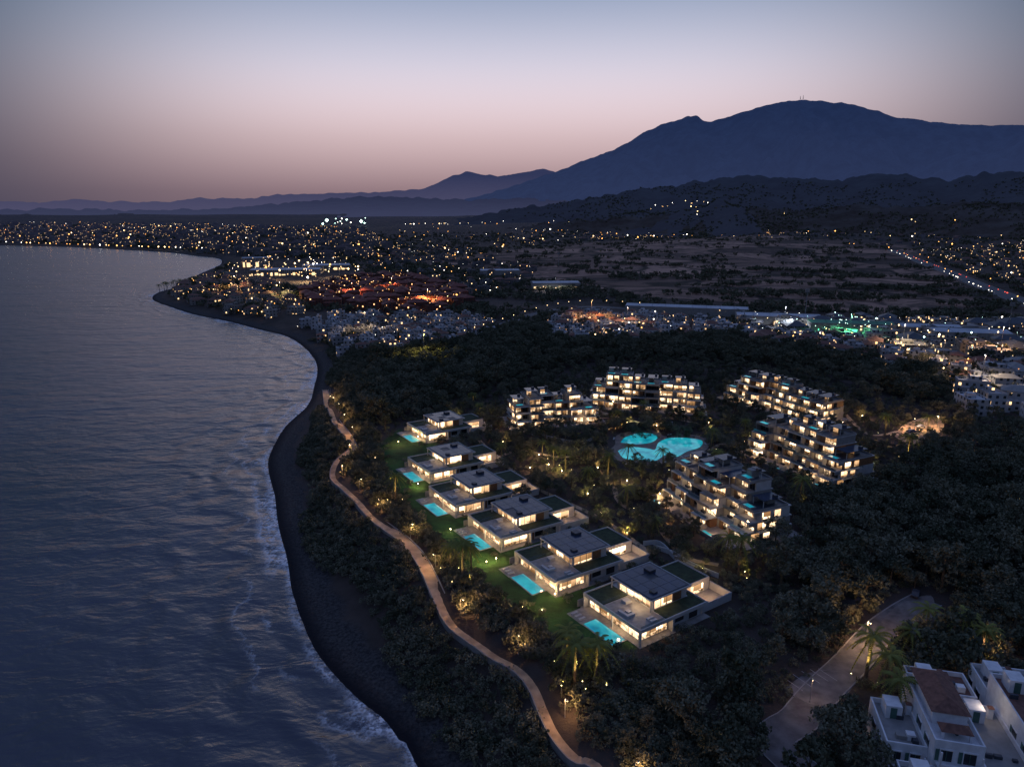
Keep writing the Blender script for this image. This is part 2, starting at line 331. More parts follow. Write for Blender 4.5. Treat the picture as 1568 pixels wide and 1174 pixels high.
scrubh=ridge('scrub_hills',[(760,352),(850,340),(950,332),(1050,327),(1150,317),(1230,321),(1320,312),(1400,318),(1480,308),(1568,311),(1650,300),(1900,310)],3700,1300,900,-30,mtnmat('scrub_slope',lin(29,32,46),lin(33,33,42),30,180,.35,(.026,.025,.024),4.2),na_=260,nr_=36,amp=.5,seed=41,fuzz=18)

# ---------------------------------------------------------------- building materials
mWhite=simple('white_render',(.44,.435,.43),.7,.12,.5)
mGrey=simple('warm_grey_render',(.25,.24,.23),.7,.15,.5)
mStone=simple('terrace_stone',(.26,.24,.22),.7,.25,.8)
mWood=simple('timber_cladding',(.2,.095,.045),.6,.3,2)
mDark=simple('dark_roof',(.04,.046,.06),.5,.3,.7)
mPanel=simple('solar_panel',(.028,.042,.08),.22,.3,.4)
mGreenRoof=simple('green_roof',(.03,.045,.02),.95,.5,.8)
mDarkGlass=simple('dark_glass',(.02,.025,.03),.08,.2,.5)
mConc=simple('grey_wall',(.26,.25,.24),.8,.15,.6)
mTerra=simple('terracotta_tiles',(.16,.075,.055),.85,.35,1.2)
mMetal=simple('galvanised_metal',(.3,.3,.31),.5,.1,1,metal=.6)
m,nt,out=newmat('lit_interior'); gp=pos(nt)
sxyz=N(nt,'ShaderNodeSeparateXYZ',{0:gp}).outputs
cell=N(nt,'ShaderNodeVectorMath',{0:N(nt,'ShaderNodeVectorMath',{0:gp,1:(.37,.37,.303)},operation='MULTIPLY').outputs[0]},operation='FLOOR').outputs[0]
wn=N(nt,'ShaderNodeTexWhiteNoise',{'Vector':cell},noise_dimensions='3D').outputs[0]
fz=M(nt,'FRACT',M(nt,'DIVIDE',M(nt,'SUBTRACT',sxyz[2],12.1),3.3))
nz=NOI(nt,gp,.9,2,.6)
sil=MR(nt,nz,.42,.5,.2,1.0)
low=M(nt,'MAXIMUM',sil,MR(nt,fz,.2,.45,0,1))
st=M(nt,'MULTIPLY',M(nt,'MULTIPLY',MR(nt,M(nt,'POWER',wn,1.5),0,1,.35,3.8),MR(nt,fz,0,.85,.5,1.3)),low)  # ceiling light painted into the panes: emission brightens upward, dim furniture shapes below
e=N(nt,'ShaderNodeEmission',{'Color':MIX(nt,wn,(1,.5,.2,1),(1,.74,.46,1)),'Strength':st}); nt.links.new(e.outputs[0],out.inputs[0]); mLit=m
m,nt,out=newmat('pool_water'); gp=pos(nt)  # pool lighting painted as a turquoise glow in the water itself
cc=MIX(nt,MR(nt,NOI(nt,gp,.22,2),.3,.7),(.0,.15,.23,1),(.02,.42,.48,1))
b=N(nt,'ShaderNodeBsdfPrincipled',{'Base Color':(.02,.12,.15,1),'Roughness':.05,'Emission Color':cc,'Emission Strength':.95}); nt.links.new(b.outputs[0],out.inputs[0]); mPool=m; m.cycles.emission_sampling='NONE'
m,nt,out=newmat('balustrade_glass')
t=N(nt,'ShaderNodeBsdfTransparent',{'Color':(.8,.88,.9,1)}); gl=N(nt,'ShaderNodeBsdfGlossy',{'Color':(.6,.7,.75,1),'Roughness':.05}); mx=N(nt,'ShaderNodeMixShader',{0:.15,1:t.outputs[0],2:gl.outputs[0]}); nt.links.new(mx.outputs[0],out.inputs[0]); mGlass=m

# ---------------------------------------------------------------- villas
def villa(cx,cy,rot,seed):
    R=random.Random(seed); P=empty('modern_villa',cx,cy,12,rot)
    W=MB();G=MB();K=MB();Po=MB();S=MB();Gr=MB();B=MB();F=MB()
    S.box(-15.5,9,-12.6,9.6,-.5,.12); S.box(-20.4,-15.5,3.2,9,-.5,.1)
    W.box(-13.4,8,-10.4,8.6,.12,3.4)
    W.box(-15,8.4,-12,9,3.4,3.8); W.rim(-15,8.4,-12,9,3.8,4.35,.3)
    W.box(-15,-13.4,8.7,8.98,.12,3.4); W.box(-15,-14.6,-12,-11.6,.12,3.4); W.box(-15,-14.6,-2.2,-1.9,.12,3.4); W.box(-4,-3.6,-12,-10.4,.12,3.4)
    G.box(-13.46,-13.38,-9.8,8,.3,3.1); G.box(-12.8,-4.5,-10.46,-10.38,.3,3.1)
    K.box(-13.52,-13.46,-9.9,8.1,3.1,3.2)
    for yy in (-6.6,-3.2,.2,3.8,6.2): K.box(-13.54,-13.46,yy,yy+.12,.3,3.1)
    for xx in (-10.2,-7.4): K.box(xx,xx+.12,-10.54,-10.46,.3,3.1)
    Dg=MB(); Dg.box(-1.5,1.5,-10.46,-10.38,.9,2.6); Dg.box(3.5,6.5,-10.46,-10.38,.3,2.8); S2=MB(); S2.box(-3.2,-2,-10.6,-10.4,.12,3.4)
    S.box(-14.7,-5.9,-11.7,1.8,3.8,3.88); Gr.box(-14.7,-5.9,2.1,8.7,3.8,4.0); Gr.box(7.0,8.1,-11.7,8.7,3.8,4.0); Gr.box(-5.6,6.9,-11.7,-6.9,3.8,4.0)
    F.box(-13.5,-11,-6,-5.2,3.88,4.5); F.box(-13.5,-12.8,-5.2,-2.4,3.88,4.5); F.box(-11.8,-10.6,-4.4,-3.2,3.88,4.2); F.box(-10,-8,-10.6,-9.9,3.88,4.3); F.box(-10,-8,-9.4,-8.7,3.88,4.3); F.box(-9.5,-7.5,-1,.6,3.88,4.6)
    for k in range(3): F.box(-19.9,-17.9,4.4+k*1.5,5.1+k*1.5,.12,.5)
    W.box(-5.5,6.5,-6.5,6.5,3.8,6.9); W.box(-7.2,7.2,-7.5,7.5,6.9,7.1); W.rim(-7.2,7.2,-7.5,7.5,7.1,7.25,.22)
    S2.box(1.6,4.5,-6.62,-6.5,3.9,6.9)
    W.box(-7,-6.8,7,7.3,3.8,6.9); W.box(-7,-6.8,-7.3,-7,3.8,6.9)
    G.box(-5.56,-5.48,-5.9,5.4,4.0,6.6); G.box(-4.9,1.2,-6.56,-6.48,4.0,6.6)
    for yy in (-3,0,2.8): K.box(-5.63,-5.56,yy,yy+.12,4,6.6)
    for xx in (-3,-.8): K.box(xx,xx+.12,-6.63,-6.56,4,6.6)
    K.box(-6.9,6.9,-7.2,7.2,7.1,7.14)
    for i in range(4):
        for j in range(4):
            if R.random()<.88: K.box(-6.4+i*3.2,-6.4+i*3.2+3.1,-6.8+j*3.45,-6.8+j*3.45+3.35,7.2,7.26,1)
    K.box(2.2,4.4,2.5,4.8,7.26,8.0); K.box(-4.5,-3,-5.5,-4,7.26,7.7)
    for yy in [-11.8,1.9]: B.box(-14.7,-6,yy,yy+.04,4.4,5.1)
    W.box(8.5,19.5,-3,8.4,0,3.3); W.rim(8.5,19.5,-3,8.4,3.3,3.75,.25); Gr.box(8.8,19.2,-2.7,8.1,3.3,3.45); G.box(10,17,-3.07,-2.99,.3,2.7)
    W.box(8.5,20,-10.3,-10,0,2.3); W.box(19.7,20,-10,-3,0,2.3); S.box(9,19.7,-10,-3,-.5,.08)
    C=MB(); C.box(-16,20,9.9,10.15,-.3,1.9); C.obj('boundary_wall',[mConc],P)
    Po.box(-20,-15.9,-8,3,.13,.17); S.rim(-20.4,-15.51,-8.4,3.19,.12,.2,.38)
    W.obj('walls',[mWhite],P); G.obj('lit_windows',[mLit],P); K.obj('solar_roof',[mDark,mPanel],P); Po.obj('swimming_pool',[mPool],P); S.obj('terrace_paving',[mStone],P)
    Gr.obj('green_roof',[mGreenRoof],P); B.obj('glass_balustrade',[mGlass],P); F.obj('terrace_furniture',[mWhite],P); Dg.obj('dark_windows',[mDarkGlass],P); S2.obj('timber_wall',[mWood],P)
    plight('terrace_light',-8,-4,6.2,R.uniform(35,100)*(4 if seed==0 else 1),(1,.7,.4),.4,P)
    plight('porch_light',-14.3,-4,2.9,280,(1,.68,.36),.3,P); plight('courtyard_light',15,-7,2.4,R.uniform(160,500),(1,.58,.26),.3,P)
for i,(x,y) in enumerate(VILLAS): villa(x,y,VR if i else math.radians(34),i)

# ---------------------------------------------------------------- apartment buildings
def apartment(cx,cy,rot,L,D,floors,seed):
    R=random.Random(seed); P=empty('apartment_building',cx,cy,12,rot)
    W=MB();G=MB();K=MB();Po=MB();S=MB();B=MB();Dg=MB();Wd=MB();Gy=MB()
    nb=max(3,round(L/7.2)); bw=L/nb; FH=3.3
    S.box(-L/2-3.5,L/2+3.5,-D/2-4.5,D/2+3,-.5,.1)
    for i in range(nb):
        x0=-L/2+i*bw; x1=x0+bw; off=[-2.2,1.4,-1.0,3.0,0][(i*3+seed)%5]; fl=floors-(1 if (i in(0,nb-1) or R.random()<.4) else 0)-(1 if i in (0,nb-1) and R.random()<.5 else 0)
        for k in range(fl):
            z=k*FH+.1; yf=-D/2+off+k*1.6+R.choice([0,0,.7]); yb=D/2-k*.5+(i%2)*.8; yr=yf+2.8
            (W if R.random()<.6 else Gy).box(x0-.02*(i%2),x1+.02*(i%2),yf,yb,z+2.95,z+FH-.02*(i%2))
            q=R.random(); body=Wd if q<.4 else (Gy if q<.8 else W)
            body.box(x0+.05,x1-.05,yr,yb-.5,z,z+2.95)
            sp=R.choice([(.05,.95),(.05,.62),(.3,.95),(.08,.45)]); q=R.random()
            (G if q<.88 else Dg).box(x0+bw*sp[0],x0+bw*sp[1],yr-.07,yr+.02,z+.1,z+2.75)
            if sp==(.08,.45): (G if R.random()<.7 else Dg).box(x0+bw*.58,x0+bw*.92,yr-.07,yr+.02,z+.1,z+2.75)
            for q in (.22,.4,.6,.78): K.box(x0+bw*q-.05,x0+bw*q+.05,yr-.14,yr-.07,z+.1,z+2.75)
            (W if i%2 else Gy).box(x0-.14,x0+.14,yf+.25,yr,z,z+2.95)
            if R.random()<.5:
                a=R.uniform(.05,.6)
                for s in range(7): Wd.box(x0+bw*a+s*.28,x0+bw*a+s*.28+.16,yf+.35,yf+.42,z,z+2.95)
            if R.random()<.7: K.box(x0+1.2,x0+3.0,yf+.9,yf+1.7,z,z+.75)
            if k>0:
                if R.random()<.4: (W if R.random()<.5 else Gy).box(x0+.15,x1-.15,yf-1.35,yf-1.2,z-.02,z+.85)
                else: B.box(x0+.15,x1-.15,yf-1.25,yf-1.2,z,z+1.0)
                if R.random()<.35: Gy.box(x0+.3,x1-.3,yf-1.1,yf-.4,z,z+.6)
            (G if R.random()<.35 else Dg).box(x0+1,x1-1.5,yb-.52,yb-.44,z+.8,z+2.5)
            for side,xx in ((0,x0),(nb-1,x1)):
                if i==side:
                    s=1 if side else -1; xa,xb=(xx-.1,xx+.03) if s>0 else (xx-.03,xx+.1)
                    Gy.box(xx-.16,xx+.16,yf+.2,yr,z+1.9,z+2.95) 
                    G.box(xa,xb,yr+1.0,yr+4.2,z+.4,z+2.6); (G if R.random()<.7 else Dg).box(xa,xb,yr+6,yr+8.4,z+.4,z+2.6)
                    W.box(min(xx,xx+s*1.6),max(xx,xx+s*1.6),yr+.6,yr+9,z-.12,z); B.box(xx+s*1.55-.03,xx+s*1.55+.03,yr+.6,yr+9,z,z+1.0)
        z=fl*FH+.1; yf=-D/2+off+fl*1.6; yb=D/2-fl*.5
        Gy.rim(x0+.05,x1-.05,yf-1.0,yb,z,z+.6,.18)
        K.box(x0+.3,x1-.3,yf-.75,yb-.3,z,z+.1)
        q=R.random()
        if q<.65: Po.box(x0+.9,x1-2.6,yf,yf+2.0,z+.12,z+.42); Gy.rim(x0+.6,x1-2.3,yf-.3,yf+2.3,z+.1,z+.5,.28)
        K.box(x0+.8,x1-1.0,yf+4,yb-1.6,z+2.5,z+2.65,1); Gy.box(x0+1.2,x0+3.6,yb-5.5,yb-2.4,z,z+2.5); W.box(x1-1.5,x1-1.3,yf+4.2,yf+4.4,z,z+2.5); W.box(x0+.9,x0+1.1,yf+4.2,yf+4.4,z,z+2.5)
        K.box(x0+4.2,x0+5.4,yb-4.5,yb-3.2,z+2.65,z+3.5)
        if q>.45: G.box(x0+1.3,x0+3.5,yb-5.57,yb-5.49,z+.2,z+2.2)
        if i%3==0: plight('roof_terrace_light',(x0+x1)/2,yf+3.4,z+2.2,60,(1,.66,.36),.3,P)
    for i in range(nb):
        if R.random()<.55:
            x0=-L/2+i*bw; Po.box(x0+1,x0+bw-2,-D/2-4.1,-D/2-2.4,.12,.2)
        Gy.box(-L/2+i*bw-.1,-L/2+i*bw+.1,-D/2-4.4,-D/2-1,.1,1.5)
    Gy.box(-L/2-3.5,L/2+3.5,-D/2-4.7,-D/2-4.5,-.4,.9)
    W.obj('white_slabs',[mWhite],P); Gy.obj('grey_walls',[mGrey],P); G.obj('lit_windows',[mLit],P); K.obj('roof_panels',[mDark,mPanel],P); Po.obj('plunge_pools',[mPool],P); S.obj('terrace_paving',[mStone],P); B.obj('glass_balustrades',[mGlass],P); Dg.obj('dark_windows',[mDarkGlass],P); Wd.obj('timber_cladding',[mWood],P)
    for t in (-.3,.3): plight('terrace_light',L*t,-D/2-3,2.5,450,(1,.58,.26),.4,P)
for i,a in enumerate(APTS): apartment(*a,i+2)

# ---------------------------------------------------------------- lagoon pool
def blob(pts,z,name,mat,th=.1,parent=None,n=6):
    c=catmull(pts+[pts[0]],n)[:-1]; k=len(c)
    v=[(x,y,z) for x,y in c]+[(x,y,z-th) for x,y in c]
    return mkobj(name,v,[tuple(range(k))]+[(i,i+k,(i+1)%k+k,(i+1)%k) for i in range(k)],[mat],parent=parent)
LP=empty('lagoon_pool')
mDeck=simple('pool_deck_stone',(.2,.15,.12),.7,.3,.4)
blob([atz(u,v,12.1) for u,v in [(941,703),(934,690),(942,680),(943,668),(962,661),(1005,659),(1018,668),(1050,665),(1085,671),(1082,688),(1058,700),(1030,703),(1010,712),(970,710)]],12.14,'pool_deck',mDeck,.4,LP)
blob([atz(u,v,12.2) for u,v in [(946,690),(962,684),(990,686),(1003,688),(1008,678),(1022,671),(1048,670),(1074,674),(1072,684),(1052,691),(1036,699),(1018,697),(1003,705),(975,704),(955,701)]],12.2,'main_basin',mPool,.1,LP)
blob([atz(u,v,12.2) for u,v in [(950,677),(958,669),(980,663),(1006,666),(1000,676),(975,680)]],12.2,'upper_basin',mPool,.1,LP)
a=MB()
for u,v in [(1020,707),(1028,706),(1045,701),(1052,699),(1062,696),(960,710),(970,712),(1080,680),(1025,666),(940,672)]:
    x,y=atz(u,v,12.2); a.at(x,y,12.14,random.uniform(0,3)); a.box(-1,.4,-.35,.35,.25,.35); a.box(.4,1.0,-.35,.35,.35,.6); a.box(-.9,-.8,-.3,.3,0,.25); a.box(.3,.4,-.3,.3,0,.25)
a.at(); a.obj('sun_loungers',[mWhite],LP)

# ---------------------------------------------------------------- strips
def strip(name,line,wd,mat,dz=.12,kerb=None):
    L=np.array(line); T=np.gradient(L,axis=0); T/=np.linalg.norm(T,axis=1)[:,None]; Nn=np.stack([-T[:,1],T[:,0]],1)
    par=empty(name)
    def st(nm,o0,o1,dz,m_):
        a=L+Nn*o0; b=L+Nn*o1; zc=hgt(L[:,0],L[:,1]); v=[]; f=[]
        for i in range(len(L)): v+=[(a[i,0],a[i,1],zc[i]+dz),(b[i,0],b[i,1],zc[i]+dz),(b[i,0],b[i,1],zc[i]-1.5),(a[i,0],a[i,1],zc[i]-1.5)]
        for i in range(len(L)-1):
            q=i*4; f+=[(q,q+4,q+5,q+1),(q+1,q+5,q+6,q+2),(q+3,q+7,q+4,q)]
        mkobj(nm,v,f,[m_],parent=par)
    st('surface',-wd/2,wd/2,dz,mat)
    if kerb: st('kerb_left',wd/2,wd/2+.3,dz+kerb,mConc); st('kerb_right',-wd/2-.3,-wd/2,dz+kerb,mConc)
mSand=simple('path_surface',(.42,.29,.18),.9,.4,.3,bump=.6)
mAsph=simple('asphalt',(.09,.09,.095),.8,.25,.4,bump=.3)
strip('coastal_path',PATH,3.4,mSand,.15,.3)
strip('access_road',ROAD1,7.0,simple('worn_asphalt',(.14,.13,.13),.85,.45,.3,bump=.5),.12,.14)
strip('highway',HWY,26,mAsph,.6,.3)
strip('main_road',ROADM,9,mAsph,.3,.14)
blob([atz(u,v,12) for u,v in [(1370,668),(1385,650),(1425,638),(1446,650),(1430,668),(1395,682)]],12.15,'parking_area',mSand,.3)
blob([atz(u,v,12) for u,v in [(1200,1055),(1240,1030),(1300,1030),(1300,1060),(1250,1080)]],12.13,'parking_forecourt',simple('forecourt_paving',(.15,.14,.14),.85,.4,.4),.3)
blob([atz(u,v,12) for u,v in [(1335,975),(1370,930),(1425,912),(1425,950),(1380,980)]],12.14,'turning_area',simple('turning_paving',(.18,.155,.14),.85,.4,.4),.3)
a=MB()
for u,v in [(1215,1048),(1228,1042),(1241,1037),(1254,1034),(1267,1033)]:
    x,y=atz(u,v,12); a.at(x,y,12.14,.5); a.box(-.06,.06,-2.4,2.4,0,.01)
a.at(); a.obj('parking_bay_markings',[mWhite])
for pp in ([(905,645),(930,640),(985,650),(1020,640),(1075,650)],[(940,745),(950,770),(1000,800),(1045,850),(1100,865)],[(1290,630),(1330,665),(1380,660)],[(760,700),(800,690),(860,700),(920,690)],[(720,660),(750,690),(810,740),(870,770),(930,800),(1000,850)],[(1085,690),(1110,680),(1150,700),(1160,740)]):
    strip('garden_path',catmull([atz(u,v,12) for u,v in pp],5),1.8,mSand,.14)
for pp in ([(1000,840),(1030,850),(1060,868),(1100,885)],[(905,628),(940,640),(990,652),(1030,650)],[(985,835),(1010,835),(1040,862),(1080,880)],[(795,660),(840,672),(890,680),(915,668)]):
    L=catmull([atz(u,v,12) for u,v in pp],5); a=MB()
    for i in range(len(L)-1):
        dx,dy=L[i+1]-L[i]; l=math.hypot(dx,dy); a.at(L[i][0],L[i][1],12,math.atan2(dy,dx)); a.box(-.02,l,-.15,.15,-.2,1.5)
    a.at(); a.obj('garden_wall',[mWhite])

# ---------------------------------------------------------------- street lamps
mPole=simple('lamp_pole',(.25,.25,.26),.4,.1,1)
mLampW=emitmat('lamp_glow',(1,.75,.42),30)
def lamp(x,y,h=5,w=400,col=(1,.62,.28),name='street_lamp'):
    z=gz(x,y); P=empty(name,x,y,z,random.uniform(0,6.28)); a=MB(); a.cyl(0,0,0,h,.09,.05,8); a.box(-.04,.7,-.04,.04,h-.06,h+.03); a.box(.5,1.0,-.13,.13,h-.04,h+.08); a.cyl(0,0,0,.4,.16,.14,8)
    a.obj('pole',[mPole],P); b=MB(); b.box(.55,.95,-.1,.1,h-.1,h-.045); b.obj('lamp_head',[mLampW],P); plight('lamp_bulb',.75,0,h-.3,w,col,.15,P)
acc=0
for i in range(1,len(PATH)):
    acc+=np.hypot(*(PATH[i]-PATH[i-1]))
    if acc>22 and PATH[i][1]>95:
        acc=0; t=PATH[i]-PATH[i-1]; t/=np.linalg.norm(t); q=PATH[i]+np.array([t[1],-t[0]])*2.6; lamp(q[0],q[1],4.6,random.uniform(600,1900),(1,.55,.22))
for u,v,w_ in [(1325,985,2600),(1240,1075,400),(1400,660,4500),(1435,655,3200),(1560,800,500),(1500,1020,500)]:
    x,y=atz(u,v,12); lamp(x,y,6,w_,(1,.58,.28))
def glight(u,v,w=60,col=(1,.72,.25),h=1.6):
    x,y=atz(u,v,12); P=empty('garden_light',x,y,12); a=MB(); a.cyl(0,0,0,1.1,.05,.05,6); a.cyl(0,0,1.1,1.35,.12,.12,6,1); a.obj('bollard',[mPole,mLampW],P); plight('bulb',0.0,0.0,h,w,col,.12,P)
for u,v in [(610,680),(640,672),(575,705),(800,935),(850,915),(745,865),(690,815),(760,860),(812,720),(840,715),(860,725),(825,700),(900,760),(920,790),(960,740),(980,760),(935,655),(960,650),(1005,655),(1090,665),(1140,680),(770,680),(745,640),(780,660),(1085,650),(1290,650),(1320,640),(1350,680),(1010,760),(1020,800),(960,820),(930,740),(1075,875),(700,640),(915,720),(1300,700),(1330,720),(1140,880),(890,700),(640,745),(720,850),(830,940)]:
    glight(u,v,random.uniform(350,1050),random.choice([(1,.75,.2),(1,.6,.24),(1,.8,.3)]),2.6)

# ---------------------------------------------------------------- trees
mBark=simple('bark',(.12,.09,.06),.9,.3,2)
def leafmat(name,a,b):
    m,nt,out=newmat(name); oi=nt.nodes.new('ShaderNodeObjectInfo').outputs['Random']; p=pos(nt)
    f=M(nt,'ADD',M(nt,'MULTIPLY',oi,.6),MR(nt,NOI(nt,p,.55,1),.35,.65,0,.4))
    c=MIX(nt,f,C4(a),C4(b)); d_=N(nt,'ShaderNodeBsdfDiffuse',{'Color':c}); nt.links.new(d_.outputs[0],out.inputs[0]); return m
mLeaf=leafmat('foliage',(.045,.058,.036),(.23,.22,.155)); mFrond=leafmat('palm_frond',(.15,.16,.05),(.24,.24,.07))
def tree_mesh(name,seed,H,Rc,flat,ncl,nl,ls,shrub=False):
    r=np.random.default_rng(seed); V=[];F=[];Mi=[]
    def cone(p0,p1,r0,r1,n=6):
        p0=np.array(p0,float);p1=np.array(p1,float); d=p1-p0; d/=np.linalg.norm(d); u=np.cross(d,[.3,.9,.1]); u/=np.linalg.norm(u); w_=np.cross(d,u); b=len(V)
        for pp,rr_ in ((p0,r0),(p1,r1)):
            for i in range(n): a=6.2832*i/n; V.append(tuple(pp+rr_*(math.cos(a)*u+math.sin(a)*w_)))
        for i in range(n): F.append((b+i,b+(i+1)%n,b+n+(i+1)%n,b+n+i)); Mi.append(0)
    ch=H*(1-.42*flat); cz=H-ch/2; top=np.array([r.normal(0,.3),r.normal(0,.3),H*.62])
    if not shrub: cone((0,0,-.5),top,.24*H/8,.13*H/8)
    for c in range(ncl):
        th=r.uniform(0,6.2832); ph=math.acos(r.uniform(-.75,1)); rad=r.uniform(.45,.92)
        p=np.array([Rc*rad*math.sin(ph)*math.cos(th),Rc*rad*math.sin(ph)*math.sin(th),cz+ch*.5*rad*math.cos(ph)])
        if not shrub and c%2==0: cone(top*np.array([1,1,.8+.2*r.random()]),p,.08,.03,4)
        cr=Rc*r.uniform(.22,.44)
        q=r.normal(size=(nl,3)); q/=np.linalg.norm(q,axis=1)[:,None]; q*=cr*r.uniform(.55,1.05,(nl,1))*np.array([1,1,.75])
        cpts=p+q; a=r.normal(size=(nl,3)); a/=np.linalg.norm(a,axis=1)[:,None]; bb=np.cross(a,r.normal(size=(nl,3))); bb/=np.linalg.norm(bb,axis=1)[:,None]; s=ls*r.uniform(.5,1.2,(nl,1)); a*=s; bb*=s*.6
        for k in range(nl):
            b=len(V); V.extend([tuple(cpts[k]-a[k]),tuple(cpts[k]+bb[k]),tuple(cpts[k]+a[k]),tuple(cpts[k]-bb[k])]); F.append((b,b+1,b+2,b+3)); Mi.append(1)
    me=bpy.data.meshes.new(name); me.from_pydata(V,[],F); me.materials.append(mBark); me.materials.append(mLeaf); me.polygons.foreach_set('material_index',np.array(Mi,dtype=np.int32)); me.update()
    return me
def proto(cname,meshes):
    c=bpy.data.collections.new(cname)
    for me in meshes: c.objects.link(bpy.data.objects.new(me.name,me))
    return c
cNear=proto('broadleaf_trees',[tree_mesh('stone_pine',1,9,4.4,1,20,55,.38),tree_mesh('broadleaf',2,8,3.6,.3,20,55,.38),tree_mesh('olive',3,6.5,3.6,.4,18,55,.34),tree_mesh('eucalyptus',4,12,3.4,0,22,55,.4),tree_mesh('oak',5,7.5,4.0,.5,20,60,.36)])
cShr=proto('shrubs',[tree_mesh('shrub_a',11,2.6,2.3,.2,9,36,.28,True),tree_mesh('shrub_b',12,3.2,2.0,.1,9,36,.28,True),tree_mesh('shrub_c',13,2.0,2.6,.4,9,36,.26,True)])
cFar=proto('distant_trees',[tree_mesh('far_tree_a',21,8,4.6,.5,8,14,1.1),tree_mesh('far_tree_b',22,9,3.6,.2,8,14,1.1),tree_mesh('far_tree_c',23,6,5,.6,8,14,1.1)])
def scatter(name,x,y,z,scl,coll):
    me=bpy.data.meshes.new(name); n=len(x); me.vertices.add(n); me.vertices.foreach_set('co',np.stack([x,y,z],1).astype(np.float32).ravel())
    a=me.attributes.new('scl','FLOAT','POINT'); a.data.foreach_set('value',scl.astype(np.float32))
    a=me.attributes.new('rot','FLOAT_VECTOR','POINT'); a.data.foreach_set('vector',np.stack([rng.normal(0,.06,n),rng.normal(0,.06,n),rng.uniform(0,6.28,n)],1).astype(np.float32).ravel())
    o=bpy.data.objects.new(name,me); COL.objects.link(o)
    ng=bpy.data.node_groups.new(name+'_scatter','GeometryNodeTree'); ng.interface.new_socket('Geometry',in_out='INPUT',socket_type='NodeSocketGeometry'); ng.interface.new_socket('Geometry',in_out='OUTPUT',socket_type='NodeSocketGeometry')
    gi=ng.nodes.new('NodeGroupInput'); go=ng.nodes.new('NodeGroupOutput'); ip=ng.nodes.new('GeometryNodeInstanceOnPoints'); ci=ng.nodes.new('GeometryNodeCollectionInfo')
    ci.inputs['Collection'].default_value=coll; ci.inputs['Separate Children'].default_value=True; ci.inputs['Reset Children'].default_value=True
    s=ng.nodes.new('GeometryNodeInputNamedAttribute'); s.data_type='FLOAT'; s.inputs[0].default_value='scl'
    r=ng.nodes.new('GeometryNodeInputNamedAttribute'); r.data_type='FLOAT_VECTOR'; r.inputs[0].default_value='rot'
    L=ng.links.new; L(gi.outputs[0],ip.inputs['Points']); L(ci.outputs[0],ip.inputs['Instance']); ip.inputs['Pick Instance'].default_value=True
    L([q for q in s.outputs if q.enabled][0],ip.inputs['Scale']); L([q for q in r.outputs if q.enabled][0],ip.inputs['Rotation']); L(ip.outputs[0],go.inputs[0])
    md=o.modifiers.new('scatter','NODES'); md.node_group=ng; return o
def grid(x0,x1,y0,y1,s,j=.45):
    X,Y=np.meshgrid(np.arange(x0,x1,s),np.arange(y0,y1,s)); X=X.ravel()+rng.uniform(-j*s,j*s,X.size); Y=Y.ravel()+rng.uniform(-j*s,j*s,Y.size)
    i=rng.permutation(X.size); return X[i],Y[i]
PALMS=[(880,1052,1.5,1300),(912,1046,1.4,1300),(868,1015,1.2,500),(708,893,1.45,1200),(690,872,1.1,500),(722,880,1.1,0),(606,768,1.2,1200),(848,715,1.2,600),(866,722,1.0,200),(830,705,1.0,400),(768,705,1,0),(930,735,1.2,350),(1015,722,1.1,250),(945,655,1,160),(1075,655,1,0),(1095,730,1.2,0),(1388,705,1.3,900),(1355,668,1.2,500),(1420,660,1.1,700),(1325,1040,1.6,2200),(1130,885,1.4,200),(1112,868,1.2,0),(1222,778,1.3,200),(1140,670,1,260),(1160,690,1,0),(735,640,1,200),(725,622,1,200),(960,780,1,100),(1000,825,1,0),(900,745,1,120),(1415,985,1.3,0),(1390,1020,1.3,0),(1350,1070,1.3,0),(1372,1120,1.4,0),(1500,1015,1.3,200),(1470,1005,1.3,0),(960,716,1.1,0),(1088,690,1.1,100),(985,640,1,160)]
bx0,by0=94,109
def palmclear(x,y):
    r=np.ones(x.shape,bool)
    for u,v,s,up in PALMS:
        if up<400: continue
        q=np.array(atz(u,v,12)); q2=q*(1-10/np.hypot(*q)); r&=(np.hypot(x-q[0],y-q[1])>8)&(np.hypot(x-q2[0],y-q2[1])>9)
    return r
pc=np.array(POOLC)
x,y=grid(-170,620,50,640,5.2)
k=np.abs(np.arctan2(x,y))<math.radians(52); x,y=x[k],y[k]
sd=sdist(x,y); dp=pdist(x,y,PATH); dr=pdist(x,y,ROAD1); dm=pdist(x,y,ROADM)
res=inpoly(x,y,RESORT); lawn=inpoly(x,y,LAWN)
ok=(sd>38)&(dp>4.5)&(dr>5.5)&(dm>9)&~infoot(x,y,.8)&~(lawn&(rng.random(x.size)<.95))&~inpoly(x,y,VILL1)&~inpoly(x,y,VILL2)&~inpoly(x,y,COMM)&palmclear(x,y)
ok&=~((inpoly(x,y,RN)|inpoly(x,y,RN2))&(rng.random(x.size)<.85))
near=infoot(x,y,9); front=np.zeros(x.shape,bool)
for cx,cy in ((30,140),(40,138),(50,146),(58,158),(66,170)): front|=np.hypot(x-cx,y-cy)<11
ok&=~((np.abs(x-bx0)<28)&(np.abs(y-by0)<23))
ok&=~((np.abs(x-pc[0])<24)&(np.abs(y-pc[1])<17))
for (u,v,rad) in [(1250,1050,10),(1385,945,12),(1408,660,16)]:
    q=atz(u,v,12); ok&=np.hypot(x-q[0],y-q[1])>rad
